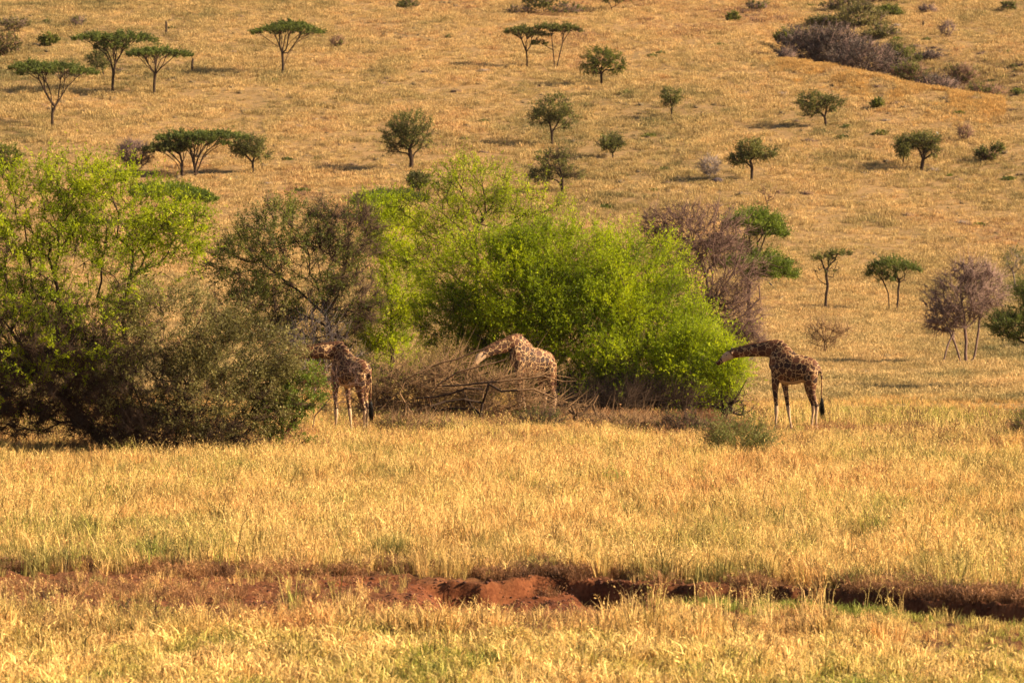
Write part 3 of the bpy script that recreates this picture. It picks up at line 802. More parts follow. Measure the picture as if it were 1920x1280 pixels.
# --- brushwood, stumps and low shrubs in front
plant('fallen_tree', 'fallen dry tree with long dark limbs slanting up in front of the middle giraffe', 'dead tree', (905, 808),
      [(760, 735, 75, 45, 1.3, 1.4, 0), (840, 725, 90, 48, 1.3, 1.4, 0), (930, 740, 90, 40, 1.2, 1.2, 0), (1000, 765, 70, 18, 1.1, 0.4, 0), (970, 700, 60, 20, 1.1, 0.12, 0), (720, 770, 60, 25, 1.3, 1.0, 0), (860, 775, 110, 22, 1.3, 1.0, 0), (690, 745, 40, 30, 1.4, 0.4, 0)],
      limbs=[[(905, 755, 0), (870, 748, -0.3), (835, 752, -0.3)], [(912, 735, -0.6), (916, 718, -0.6)],
             [(770, 770, -0.8), (750, 735, -0.9), (762, 710, -0.9), (830, 678, -1.1), (890, 658, -1.3), (960, 640, -1.3)],
             [(805, 745, -0.9), (822, 720, -1.0), (860, 695, -1.2), (900, 685, -1.3), (950, 672, -1.3)], [(830, 722, -1.0), (900, 716, -1.2), (960, 710, -1.3), (1020, 703, -1.4), (1080, 712, -1.3)],
             [(940, 732, -0.8), (1000, 728, -0.9), (1040, 745, -0.8)], [(740, 740, -0.8), (715, 765, -0.8)], [(780, 745, -0.9), (850, 735, -1.0), (905, 728, -1.0)]],
      limb_r=0.055, wob=0.3, thickmat=BARK, bark=BRUSH, tips=760, shoot=0.8, trunk_r=0.085, twig_r=0.013, alpha=0.3, seed=15, dryn=5, up=0.05, depth=0.5)
plant('scrub_patch', 'low brown dry scrub under the big bush, right of the middle giraffe', 'scrub', (1150, 822),
      [(1150, 796, 60, 20, 0, 1, 0.15), (1200, 800, 40, 14, 0, 0.5, 0.1)], leafmat=LEAF_GREY, bark=BRUSH, tips=170, shoots=3, shoot=0.4, nleaf=8, leaf=0.06, trunk_r=0.03, twig_r=0.012, seed=31, up=0.8, dryn=6)
plant('scrub_patch', 'low dark scrub under the right part of the big bush, left of the black snag', 'scrub', (1285, 822),
      [(1280, 796, 55, 20, 0, 1, 0.3)], leafmat=LEAF_OLIVE, bark=BARK, tips=150, shoots=3, shoot=0.4, nleaf=8, leaf=0.06, trunk_r=0.03, twig_r=0.012, seed=32, up=0.8, dryn=6)
plant('scrub_patch', 'low brown weedy scrub under the left end of the fallen tree', 'scrub', (770, 822),
      [(760, 796, 60, 18, 0, 1, 0.3), (840, 800, 45, 13, 0, 0.5, 0.3)], leafmat=LEAF_OLIVE, bark=BRUSH, tips=180, shoots=3, shoot=0.4, nleaf=8, leaf=0.06, trunk_r=0.03, twig_r=0.011, seed=33, up=0.9, dryn=6)
plant('dead_snag', 'short dark forked stump with pale broken twigs right of the fallen tree', 'stump', (1082, 815),
      [(1085, 770, 38, 18, 0, 1, 0), (1120, 785, 35, 10, 0, 0.6, 0)], limbs=[[(1080, 780, 0), (1072, 762, 0)], [(1092, 775, 0), (1112, 758, 0), (1122, 740, 0)], [(1120, 785, 0), (1165, 795, 0)]],
      bark=BRUSH, limb_r=0.07, tips=40, shoot=0.4, trunk_r=0.14, twig_r=0.012, seed=16, dryn=3)
plant('black_snag', 'blackened broken branches at the right foot of the big bush', 'stump', (1365, 806),
      [(1375, 735, 30, 25, 0, 1, 0), (1380, 765, 35, 14, 0, 0.6, 0)], limbs=[[(1358, 775, 0), (1352, 740, 0)], [(1368, 765, 0), (1385, 740, 0), (1400, 712, 0)], [(1378, 775, 0), (1392, 778, 0), (1395, 765, 0)], [(1350, 765, 0), (1335, 760, 0)]],
      bark=BARK, limb_r=0.06, tips=60, shoot=0.4, trunk_r=0.15, twig_r=0.010, seed=17, dryn=4)
plant('green_low_shrub', 'low dull green shrub in the grass left of the right giraffe', 'shrub', (1392, 864),
      [(1385, 826, 55, 28, 0, 1, 1), (1430, 836, 32, 20, 0, 0.6, 1), (1350, 812, 35, 24, 0, 0.5, 0.8), (1405, 800, 25, 20, 0, 0.2, 0.8)], leafmat=LEAF_SHRUB, bark=BRUSH, tips=330, shoots=3, shoot=0.5, nleaf=13, leaf=0.06, lat=0.09, trunk_r=0.04, seed=18, up=1.0, dryn=5)
plant('dark_low_shrub', 'dark brown low shrub in the grass below the middle giraffe', 'shrub', (1015, 818),
      [(1015, 786, 44, 20, 0, 1, 0.25)], leafmat=LEAF_DARK, bark=BARK, tips=220, shoots=3, shoot=0.3, nleaf=8, leaf=0.06, trunk_r=0.04, seed=19, up=0.7)
plant('yellow_weed_clump', 'tall yellow dry weeds above the fallen tree limbs', 'weeds', (830, 790),
      [(840, 670, 35, 25, 0, 1, 0.7), (790, 685, 40, 25, 0, 1, 0.7), (750, 710, 35, 30, 0, 0.6, 0.5)], leafmat=mat_leaf('yellow_weed', (0.20, 0.15, 0.03), (0.38, 0.27, 0.07), (0.55, 0.40, 0.13)), bark=BRUSH,
      D=170, tips=200, shoots=3, shoot=0.5, nleaf=7, leaf=0.06, trunk_r=0.03, seed=20, up=1.2)
plant('right_edge_shrub', 'dark shrub cut by the right edge below the green acacia', 'shrub', (1925, 835),
      [(1925, 800, 28, 32, 0, 1, 0.35), (1900, 820, 30, 12, 0, 0.4, 0.5)], leafmat=LEAF_DARK, bark=TWIG_BROWN, tips=220, shoots=3, shoot=0.35, nleaf=8, leaf=0.07, trunk_r=0.05, seed=21)
plant('right_edge_acacia', 'dark green acacia crown reaching in from the right edge', 'tree', (1950, 735),
      [(1900, 610, 50, 28, 0, 1, 1), (1950, 590, 45, 45, 0, 1, 1), (1935, 545, 35, 25, 0, 0.6, 1), (1990, 620, 50, 40, 0, 1, 1)],
      limbs=[[(1945, 690, 0), (1935, 650, 0), (1900, 632, 0)], [(1955, 640, 0), (1950, 590, 0)]], leafmat=LEAF_UMB, tips=800, shoots=4, shoot=0.45, nleaf=10, leaf=0.085, trunk_r=0.14, twig_r=0.009, seed=22)
plant('leaning_bare_tree', 'leafless brown thorn tree on several leaning stems near the right edge', 'tree', (1812, 682),
      [(1800, 555, 65, 50, 0, 1.3, 0), (1770, 595, 42, 35, 0, 0.9, 0), (1850, 540, 45, 45, 0, 0.8, 0), (1820, 510, 40, 25, 0, 0.4, 0)],
      limbs=[[(1812, 640, 0), (1808, 590, 0), (1800, 540, 0)], [(1826, 672, 0), (1835, 620, 0), (1845, 560, 0)], [(1800, 678, -0.3), (1788, 640, -0.4), (1770, 600, -0.3)], [(1765, 682, -0.9), (1772, 655, -0.8), (1786, 625, -0.5)], [(1820, 610, 0.3), (1870, 560, 0.4)]],
      bark=TWIG_PINK, limb_r=0.06, tips=620, shoot=0.6, trunk_r=0.12, twig_r=0.016, alpha=0.5, seed=23, dryn=6, up=0.3)
plant('wispy_shrub', 'wispy leafless shrub standing behind the right giraffe', 'shrub', (1548, 664),
      [(1545, 625, 32, 28, 0, 1, 0), (1580, 620, 20, 12, 0, 0.3, 0)], limbs=[[(1546, 640, 0), (1540, 610, 0)], [(1560, 640, 0), (1595, 614, 0)]], bark=BRUSH, limb_r=0.02, tips=110, shoot=0.6, trunk_r=0.05, twig_r=0.014, seed=24, dryn=4, up=0.8)
plant('thin_acacia', 'thin sparse acacia with forked stem right of the bare brown tree', 'tree', (1548, 587),
      [(1545, 480, 22, 10, 0, 1, 0.9), (1575, 472, 20, 9, 0, 0.9, 0.9), (1550, 500, 26, 16, 0, 0.5, 0.2)],
      limbs=[[(1549, 555, 0), (1552, 535, 0), (1545, 500, 0)], [(1562, 520, 0), (1570, 490, 0)], [(1542, 530, 0), (1534, 522, 0)]], leafmat=LEAF_DARK, limb_r=0.05, tips=110, shoots=3, shoot=0.35, nleaf=8, leaf=0.12, trunk_r=0.10, twig_r=0.014, seed=25, flat=True)
plant('twin_stem_acacia', 'small acacia on two thin stems with one domed green crown', 'tree', (1680, 588),
      [(1672, 492, 46, 18, 0, 1, 1), (1700, 502, 28, 10, 0, 0.4, 1), (1645, 510, 22, 10, 0, 0.4, 0.9), (1670, 520, 30, 10, 0, 0.3, 0.5)],
      limbs=[[(1684, 560, 0), (1686, 530, 0), (1680, 510, 0)], [(1668, 588, 0.3), (1666, 550, 0.2), (1655, 525, 0)]], leafmat=LEAF_UMB, tips=230, shoots=4, shoot=0.4, nleaf=9, leaf=0.12, trunk_r=0.085, twig_r=0.012, seed=26, flat=True)
plant('faint_tree', 'faint grey green sapling near the right edge above the leaning bare tree', 'tree', (1903, 548),
      [(1900, 485, 20, 22, 0, 1, 0.5)], leafmat=LEAF_DARK, bark=TWIG_GREY, tips=90, shoots=3, leaf=0.1, trunk_r=0.06, seed=27)

# --- trees standing on the hillside
HG = 'trees dotted over the hillside'
def umb(base, lobes, label, limbs=(), seed=0, tips=240, tr=0.17, **k):
    return plant('umbrella_acacia', label, 'tree', base, lobes, limbs=limbs, leafmat=k.pop('leafmat', LEAF_UMB), tips=tips, shoots=5, shoot=0.42, nleaf=11, leaf=0.16, asp=0.55, trunk_r=tr * 0.85,
                 twig_r=0.016, alpha=0.75, seg=0.7, wob=0.06, flat=True, seed=seed, group=HG, up=0.25, **k)
umb((100, 240), [(107, 127, 78, 17, 0, 1, 1), (60, 122, 40, 12, 0, 0.4, 1)], 'umbrella acacia nearest the left edge with a wide flat crown',
    [[(99, 212, 0), (104, 200, 0), (125, 165, 0.3), (150, 140, 0.3)], [(96, 190, -0.2), (75, 150, -0.4), (55, 138, -0.4)], [(110, 180, 0.5), (112, 150, 1)], [(98, 175, -0.8), (92, 145, -1.2)], [(80, 160, 0.6), (45, 138, 0.8)]], 40, 330)
umb((212, 172), [(178, 68, 42, 13, 0, 0.7, 1), (235, 68, 62, 15, 0, 1, 1), (208, 80, 32, 18, 0, 0.5, 0.8)], 'double topped umbrella acacia, tallest of the upper left cluster',
    [[(213, 145, 0), (217, 120, 0), (235, 90, 0.3)], [(208, 128, 0), (195, 95, 0), (165, 75, 0)], [(225, 115, 0.4), (245, 80, 0.3), (270, 72, 0.3)], [(215, 110, -0.5), (212, 85, -0.5)]], 41, 330)
umb((290, 179), [(300, 97, 62, 12, 0, 1, 1), (275, 96, 35, 10, 0, 0.3, 1)], 'umbrella acacia with a thin tilted crown, right of the double topped one',
    [[(290, 155, 0), (292, 140, 0), (275, 115, 0)], [(300, 130, 0.2), (325, 108, 0.3)], [(288, 135, -0.4), (262, 108, -0.4)], [(295, 128, 0.6), (300, 105, 0.6)]], 42)
umb((530, 142), [(540, 53, 70, 15, 0, 1, 1), (545, 46, 42, 12, 0, 0.5, 1)], 'lone umbrella acacia at upper centre left with domed crown',
    [[(531, 118, 0), (530, 100, 0), (520, 75, 0)], [(540, 100, 0.2), (560, 72, 0.3), (590, 60, 0.3)], [(522, 88, -0.2), (492, 68, -0.2)], [(537, 95, -0.6), (545, 65, -0.6)]], 43, 280)
umb((343, 335), [(308, 275, 38, 13, 0, 1, 1), (330, 270, 30, 12, 0, 0.5, 1)], 'small umbrella acacia with low dark crown beside the round bare bush',
    [[(342, 305, 0), (338, 290, 0), (322, 280, 0)], [(345, 300, 0), (350, 285, 0)]], 44, 200, leafmat=LEAF_DARK)
umb((367, 335), [(400, 252, 68, 13, 0, 1, 1), (345, 255, 60, 13, 0, 0.9, 1), (375, 262, 60, 14, 0, 0.5, 0.9)], 'widest umbrella acacia with long flat crown, left of the small round tree',
    [[(366, 315, 0), (362, 300, 0), (355, 275, 0)], [(380, 300, 0), (405, 272, 0), (440, 256, 0)], [(368, 290, 0.4), (372, 265, 0.4)]], 45, 330)
umb((988, 129), [(975, 55, 30, 12, 0, 1, 0.7), (1000, 62, 32, 9, 0, 0.5, 0.6)], 'sparse umbrella acacia near the top centre, left of a pair',
    [[(987, 98, 0), (978, 75, 0), (960, 60, 0)], [(996, 85, 0), (1012, 68, 0)]], 46, 150, 0.11, leafmat=LEAF_DARK)
umb((1043, 130), [(1060, 52, 28, 11, 0, 1, 0.7), (1025, 50, 28, 8, 0, 0.7, 0.7), (1010, 80, 14, 6, 0, 0.2, 0.6)], 'sparse umbrella acacia near the top centre, right of a pair, on two stems',
    [[(1050, 100, 0), (1055, 80, 0), (1068, 60, 0)], [(1040, 128, 0), (1037, 95, 0), (1015, 82, 0), (1005, 72, 0)]], 47, 170, 0.10, leafmat=LEAF_DARK)

def rnd(base, lobes, label, limbs=(), seed=0, tips=200, tr=0.17, name='thorn_tree', **k):
    return plant(name, label, 'tree', base, lobes, limbs=limbs, leafmat=k.pop('leafmat', LEAF_DARK), tips=int(tips * 1.2), shoots=4, shoot=0.55, nleaf=8, leaf=0.15, asp=0.5, shell=0.3, trunk_r=tr * 0.9,
                 twig_r=0.014, alpha=0.5, seg=0.6, wob=0.08, seed=seed, group=HG, up=0.2, depth=0.9, **k)
rnd((196, 145), [(190, 112, 28, 18, 0, 1, 0.9)], 'small dark round tree half hidden behind the double topped acacia', seed=50, tips=110, tr=0.09)
rnd((475, 326), [(470, 272, 28, 20, 0, 1, 0.95), (450, 280, 18, 13, 0, 0.4, 0.9), (490, 288, 18, 10, 0, 0.3, 0.6)], 'small round dark tree right of the widest umbrella acacia', [[(474, 305, 0), (478, 292, 0)]], 51, 200, 0.13)
rnd((771, 317), [(770, 232, 42, 24, 0, 1, 1), (745, 258, 30, 22, 0, 0.8, 0.9), (790, 255, 28, 24, 0, 0.5, 0.5), (742, 280, 18, 12, 0, 0.2, 0.2)], 'biggest round thorn tree in the middle of the hillside with thick dark trunk',
    [[(772, 300, 0), (768, 280, 0), (755, 262, 0)], [(775, 265, 0), (790, 240, 0)]], 52, 330, 0.24)
rnd((1035, 274), [(1035, 203, 38, 24, 0, 1, 0.8), (1015, 222, 24, 16, 0, 0.4, 0.8), (1062, 222, 20, 20, 0, 0.4, 0.7)], 'round loose thorn tree directly above another one, right of centre', [[(1035, 250, 0), (1030, 230, 0)], [(1037, 245, 0), (1055, 220, 0)]], 53, 240, 0.13)
rnd((1055, 364), [(1038, 305, 32, 22, 0, 1, 0.7), (1075, 325, 22, 12, 0, 0.4, 0.5), (1015, 328, 22, 14, 0, 0.5, 0.8), (1050, 290, 25, 14, 0, 0.3, 0.4)], 'dark ragged thorn tree, lower of two stacked right of centre',
    [[(1054, 335, 0), (1050, 318, 0), (1030, 310, 0)]], 54, 240, 0.15)
rnd((1128, 162), [(1125, 108, 30, 16, 0, 1, 1), (1108, 130, 20, 10, 0, 0.4, 1), (1155, 122, 20, 18, 0, 0.5, 0.9)], 'spreading green thorn tree right of the pair near the top', [[(1127, 140, 0), (1122, 125, 0)]], 55, 220, 0.15, leafmat=LEAF_OLIVE)
rnd((1259, 222), [(1259, 180, 20, 13, 0, 1, 0.8), (1255, 195, 12, 8, 0, 0.3, 0.5)], 'small slim thorn tree alone between two larger ones, upper right of centre', seed=56, tips=100, tr=0.09)
rnd((1150, 298), [(1145, 268, 25, 13, 0, 1, 0.9)], 'smallest round thorn tree just right of the stacked two', seed=57, tips=110, tr=0.09)
rnd((1409, 338), [(1408, 280, 25, 18, 0, 1, 1), (1385, 298, 20, 10, 0, 0.5, 1), (1435, 288, 22, 9, 0, 0.4, 0.8)], 'green thorn tree beside the bare round bush at right of the hill', [[(1410, 315, 0), (1406, 300, 0)]], 58, 220, 0.15)
rnd((1549, 238), [(1525, 190, 32, 16, 0, 1, 0.95), (1560, 195, 20, 14, 0, 0.4, 0.9), (1520, 210, 20, 10, 0, 0.3, 0.4)], 'leaning thorn tree with crown pushed left below the ridge', [[(1546, 220, 0), (1538, 212, 0)]], 59, 220, 0.14)
rnd((1727, 321), [(1735, 265, 26, 15, 0, 1, 0.8), (1745, 285, 22, 12, 0, 0.4, 0.3), (1715, 265, 14, 12, 0, 0.3, 0.8)], 'forked thorn tree with thick trunk at the right', [[(1730, 300, 0), (1732, 282, 0)]], 60, 200, 0.19)
rnd((1693, 312), [(1693, 275, 15, 18, 0, 1, 1)], 'narrow upright thorn tree touching the forked one at its left', seed=61, tips=100, tr=0.09)

def bush(name, base, lobes, label, mat=LEAF_DARK, bark=TWIG_BROWN, tips=110, seed=0, D=None, **k):
    return plant(name, label, 'bush', base, lobes, D=D, leafmat=mat, bark=bark, tips=int(tips * 1.5), shoots=4, shoot=0.4, nleaf=9, leaf=0.17, asp=0.6, trunk_r=0.05, twig_r=0.016, seed=seed, group='bushes on the hillside', **k)
bush('bare_round_bush', (258, 326), [(253, 290, 34, 28, 0, 1, 0)], 'round leafless purplish bush left of the umbrella acacias', bark=TWIG_PURPLE, tips=260, seed=70, dryn=7, up=0.5)
bush('bare_bush', (1328, 341), [(1330, 312, 20, 20, 0, 1, 0)], 'pale leafless fan shaped bush left of the green thorn tree', bark=TWIG_GREY, tips=110, seed=71, up=0.7)
bush('dark_bush', (1853, 305), [(1850, 290, 20, 11, 0, 1, 0.6), (1872, 277, 10, 6, 0, 0.3, 0.8)], 'dark lopsided bush right of the forked thorn tree', tips=120, seed=72)
bush('bare_bush', (1802, 268), [(1808, 248, 16, 13, 0, 1, 0)], 'leafless v shaped bush above the dark lopsided one', bark=TWIG_BROWN, tips=70, seed=73, up=0.7)
bush('dead_snag_tree', (1441, 388), [(1445, 360, 22, 14, 0, 1, 0)], 'crooked dead branch standing above the two tier acacia', bark=TWIG_BROWN, tips=14, seed=74,
     limbs=[[(1433, 365, 0), (1426, 345, 0)], [(1450, 372, 0), (1455, 360, 0), (1466, 355, 0)]])
bush('green_bush', (1644, 206), [(1644, 196, 12, 8, 0, 1, 0.8)], 'small green bush on the orange ridge grass', tips=50, seed=75, mat=LEAF_OLIVE)
bush('grey_bush', (8, 110), [(15, 82, 28, 20, 0, 1, 0.5), (-10, 90, 25, 18, 0, 0.6, 0.5)], 'grey olive bush at the left edge near the top', mat=LEAF_GREY, tips=200, seed=76)
bush('grey_bush', (30, 62), [(25, 45, 30, 11, 0, 1, 0.3)], 'low greyish bush above another one at the top left edge', mat=LEAF_GREY, bark=TWIG_PURPLE, tips=120, seed=77)
bush('green_bush', (92, 88), [(92, 76, 17, 11, 0, 1, 0.9)], 'small green bush left of the double topped acacia', mat=LEAF_OLIVE, tips=80, seed=78)
bush('grey_bush', (148, 52), [(146, 42, 13, 10, 0, 1, 0.2)], 'tiny leafless bush above the double topped acacia', bark=TWIG_PURPLE, tips=60, seed=79)
bush('dark_thicket', (1020, 28), [(1010, 2, 30, 14, 0, 1, 0.7), (975, 20, 30, 8, 0, 0.6, 0.2), (1060, 18, 35, 10, 0, 0.8, 0.3)], 'dark thicket cut by the top edge at centre', bark=TWIG_PURPLE, tips=300, seed=80)
bush('spreading_dark_tree', (1148, 24), [(1150, -12, 45, 20, 0, 1, 0.5)], 'dark spreading tree cut by the top edge, limbs in a v', bark=BARK, tips=160, seed=81, limbs=[[(1143, 8, 0), (1138, -8, 0)], [(1160, 8, 0), (1180, -6, 0)]])
bush('grey_bush', (770, 18), [(765, 10, 22, 8, 0, 1, 0.5)], 'low dark bush at the top left of centre', tips=80, seed=82)
bush('green_bush', (1375, 42), [(1373, 34, 12, 8, 0, 1, 0.9)], 'small round green bush near the top right of centre', mat=LEAF_OLIVE, tips=60, seed=83)
bush('grey_bush', (1418, 22), [(1418, 12, 20, 8, 0, 1, 0.2)], 'wide low grey bush near the top right of centre', bark=TWIG_PURPLE, tips=90, seed=84)
bush('bare_bush', (1772, 72), [(1775, 55, 15, 14, 0, 1, 0)], 'leafless upright bush alone on the far right slope', bark=TWIG_PURPLE, tips=80, seed=85, up=0.7)
bush('bare_bush', (628, 92), [(632, 78, 14, 11, 0, 1, 0.1)], 'small leafless bush right of the lone umbrella acacia', bark=TWIG_BROWN, tips=60, seed=86)
bush('grey_bush', (1890, 22), [(1890, 12, 14, 7, 0, 1, 0.6)], 'dark little bush in the top right corner', tips=60, seed=87)
# thicket filling the gully
gl = [
    ((1520, 150), [(1512, 100, 52, 44, 0, 1, 0.45)], 463, 'purplish bare thicket at the left end of the gully', TWIG_PURPLE, LEAF_GREY, 300),
    ((1560, 160), [(1565, 96, 60, 48, 0, 1, 0.45), (1570, 80, 30, 16, 0, 0.4, 0.2)], 462, 'tall dark bare thicket in the deepest part of the gully', TWIG_PURPLE, LEAF_GREY, 380),
    ((1625, 175), [(1620, 118, 68, 40, 0, 1, 0.45)], 455, 'purplish brown thicket right behind the ridge line', TWIG_PURPLE, LEAF_GREY, 330),
    ((1680, 165), [(1680, 115, 38, 27, 0, 1, 0.8)], 462, 'dark green bush on the right of the gully thicket', TWIG_BROWN, LEAF_DARK, 200),
    ((1610, 80), [(1612, 45, 46, 36, 0, 1, 0.8)], 495, 'olive bush higher up the gully', TWIG_PURPLE, LEAF_GREY, 220),
    ((1560, 70), [(1555, 55, 40, 24, 0, 1, 0.7)], 500, 'low olive bush left of the upper gully bushes', TWIG_PURPLE, LEAF_GREY, 150),
    ((1665, 45), [(1665, 28, 24, 14, 0, 1, 0.9)], 505, 'bright olive bush right of the upper gully bushes', TWIG_BROWN, LEAF_OLIVE, 150),
    ((1640, 22), [(1640, 8, 55, 22, 0, 1, 0.45)], 520, 'grey bush cut by the top edge in the gully', TWIG_PURPLE, LEAF_GREY, 130),
    ((1700, 18), [(1705, 2, 30, 9, 0, 1, 0.8)], 525, 'dark green bush cut by the top edge right of the gully', TWIG_PURPLE, LEAF_DARK, 130),
    ((1735, 25), [(1738, 22, 14, 9, 0, 1, 0.1)], 508, 'little bare bush beside the upper gully', TWIG_PURPLE, LEAF_GREY, 60),
    ((1705, 165), [(1705, 140, 32, 20, 0, 1, 0.4)], 450, 'brown scrubby bush at the gully mouth', TWIG_BROWN, LEAF_DARK, 120),
    ((1760, 185), [(1755, 165, 40, 18, 0, 1, 0.4)], 448, 'grey purple bush low behind the ridge', TWIG_PURPLE, LEAF_GREY, 130),
    ((1805, 178), [(1805, 142, 24, 18, 0, 1, 0.15)], 452, 'small bare umbrella shaped tree behind the ridge', TWIG_BROWN, LEAF_GREY, 110),
    ((1490, 90), [(1480, 72, 26, 12, 0, 1, 0.5)], 478, 'dull green bush at the upper left rim of the gully', TWIG_PURPLE, LEAF_OLIVE, 120),
    ((1600, 20), [(1590, 12, 44, 18, 0, 1, 0.5)], 512, 'grey green scrub at the top edge left of the gully head', TWIG_PURPLE, LEAF_GREY, 130),
    ((1655, 85), [(1652, 72, 34, 20, 0, 1, 0.7)], 486, 'dull olive bush in the middle of the gully', TWIG_PURPLE, LEAF_GREY, 140),
    ((1530, 45), [(1525, 78, 30, 14, 0, 1, 0.6)], 480, 'small dull bush between the dark thicket and the upper rim', TWIG_PURPLE, LEAF_GREY, 90),
    ((1850, 200), [(1845, 172, 34, 12, 0, 1, 0.3)], 440, 'low brown scrub bush right of the small bare umbrella tree', TWIG_BROWN, LEAF_DARK, 100),
    ((1745, 120), [(1740, 112, 24, 10, 0, 1, 0.4)], 470, 'low scrubby bush on the slope right of the gully', TWIG_PURPLE, LEAF_DARK, 80),
    ((1475, 118), [(1473, 108, 12, 11, 0, 1, 0.1)], 458, 'little round bare bush on the ridge beside the thicket', TWIG_PURPLE, LEAF_GREY, 70),
]
for i, (b, l, D, lab, bk, lm, tp) in enumerate(gl):
    plant('gully_bush', lab, 'bush', b, l, D=D, leafmat=LEAF_PURPLE if bk is TWIG_PURPLE and l[0][6] < 0.5 else lm, bark=bk, tips=int(tp * 2.0), shoots=4, shoot=0.6, nleaf=13, leaf=0.17, asp=0.6, trunk_r=0.06, twig_r=0.02, seed=100 + i,
          group='bushes in the gully', dryn=7, up=0.4)

# --- small scrub clumps scattered on the hillside: one mesh of each kind, copied
def scrub_clumps():
    kinds = []
    for k, (mat, col) in enumerate(((TWIG_PURPLE, None), (TWIG_GREY, None), (LEAF_OLIVE, 1), (LEAF_DARK, 1))):
        r = R0(900 + k); n = 130
        v = r.normal(0, 1, (n, 3)); v /= np.linalg.norm(v, axis=1, keepdims=True); v[:, 2] = np.abs(v[:, 2])
        if col is None:
            V, T = cones(v * 0.05, v * np.array([[0.6, 0.5, 0.42]]) * r.uniform(0.6, 1.1, (n, 1)), np.full(n, 0.016)); A = np.repeat(r.uniform(0, 1, n), 4)
        else:
            c = np.repeat(v * np.array([[0.5, 0.45, 0.36]]) * r.uniform(0.3, 0.8, (n, 1)), 3, 0) + r.normal(0, 0.06, (3 * n, 3))
            c[:, 2] = np.abs(c[:, 2])
            V, T = leaf_tris(c, np.tile(np.array([[0, 0, 1.]]), (3 * n, 1)), 0.19, 0.5, r); A = np.repeat(r.uniform(0, 1, 3 * n), 3)
        kinds.append(make_mesh('scrub', V, T, mat, {'var': A}))
    labs = ['low bare purplish scrub clump dotted about the grassy hillside', 'low pale grey dead scrub clump dotted about the grassy hillside',
            'low olive leafy scrub clump dotted about the grassy hillside', 'low dark green scrub clump dotted about the grassy hillside']
    known = [(40, 48, 3), (90, 45, 3), (265, 85, 3), (350, 20, 0), (410, 95, 0), (570, 165, 0), (590, 225, 1), (560, 240, 1), (655, 172, 0), (800, 137, 0), (850, 42, 0), (730, 150, 0),
             (855, 174, 0), (835, 192, 0), (880, 205, 3), (908, 230, 3), (868, 265, 3), (865, 272, 0), (955, 262, 0), (1175, 178, 3), (1115, 193, 0), (1205, 215, 0), (1240, 105, 3), (1225, 108, 3),
             (1190, 88, 0), (1350, 85, 3), (1413, 125, 3), (1400, 222, 3), (1475, 228, 3), (1395, 178, 0), (1455, 180, 0), (1465, 180, 1), (1640, 325, 1), (1550, 320, 0), (1570, 318, 0),
             (1655, 328, 0), (1785, 340, 0), (1795, 352, 0), (1915, 330, 0), (1840, 322, 0), (1860, 240, 0), (1800, 220, 0), (1935, 205, 0), (1620, 372, 1), (1300, 325, 0), (1510, 365, 0),
             (500, 345, 1), (540, 300, 3), (610, 310, 0), (660, 312, 0), (735, 310, 1), (80, 200, 0), (160, 210, 0), (30, 235, 0), (240, 250, 0), (575, 85, 0), (700, 85, 0), (1250, 345, 0), (1030, 190, 0)]
    r = R0(5)
    pts = [(hit(x, y), k) for x, y, k in known]
    for _ in range(110):
        x, y = r.uniform(-40, 1960), r.uniform(2, 440)
        pts.append((hit(x, y), int(r.choice([0, 1, 2, 3], p=[0.35, 0.2, 0.25, 0.2]))))
    for _ in range(46):
        pts.append((hit(r.uniform(1680, 1960), r.uniform(90, 200) if r.uniform() < 0.7 else r.uniform(5, 190)), int(r.choice([0, 2, 3], p=[0.5, 0.2, 0.3]))))
    short = ['bare purplish scrub clump', 'pale grey dead scrub clump', 'olive leafy scrub clump', 'dark green scrub clump']
    marks = [((100, 235), 'umbrella acacia nearest the left edge'), ((212, 170), 'double topped umbrella acacia'), ((290, 175), 'umbrella acacia with tilted crown'), ((530, 138), 'lone domed umbrella acacia'),
             ((255, 320), 'round leafless purplish bush'), ((400, 325), 'widest umbrella acacia'), ((475, 322), 'small round tree by the widest acacia'), ((771, 312), 'biggest round thorn tree'),
             ((1015, 125), 'sparse pair of acacias near the top'), ((1128, 158), 'spreading green thorn tree'), ((1259, 218), 'small slim thorn tree'), ((1035, 270), 'upper of the two stacked thorn trees'),
             ((1055, 360), 'lower of the two stacked thorn trees'), ((1150, 295), 'smallest round thorn tree'), ((1409, 334), 'thorn tree beside the pale bush'), ((1549, 234), 'leaning thorn tree under the ridge'),
             ((1727, 316), 'forked thorn tree at the right'), ((1853, 300), 'dark lopsided bush'), ((1802, 264), 'v shaped leafless bush'), ((1644, 202), 'green bush on the ridge grass'), ((360, 136), 'upright dead stump'), ((92, 86), 'small green bush at upper left')]
    pix = np.array([[p[0][0] / p[0][1] * F + 960, YH - (p[0][2] - HC) / p[0][1] * F] for p in pts])
    own = {}
    for (mx_, my_), nm in marks:
        d = pix - np.array([mx_, my_])
        for rel, sc_ in (('left of', -d[:, 0]), ('right of', d[:, 0]), ('above', -d[:, 1]), ('below', d[:, 1])):
            oth = np.abs(d[:, 1]) if rel in ('left of', 'right of') else np.abs(d[:, 0])
            q = [i for i in range(len(pts)) if i not in own and sc_[i] > 8 and oth[i] < sc_[i] * 0.8 and sc_[i] < 120 and -10 < pix[i, 0] < 1930]
            if q:
                i = min(q, key=lambda i: np.hypot(*d[i])); own[i] = '%s nearest %s the %s' % (short[pts[i][1]], rel, nm)
    for i, ((x, y, z), k) in enumerate(pts):
        o = link('scrub_clump', kinds[k])
        o.location = (x, y, z - 0.05); s = r.uniform(0.6, 1.5)
        o.scale = (s * r.uniform(1, 1.6), s, s * r.uniform(0.6, 1.1)); o.rotation_euler = (0, 0, 0)
        o['label'] = own.get(i, labs[k]); o['category'] = 'scrub'; o['group'] = 'scrub clumps dotted over the hillside'
scrub_clumps()

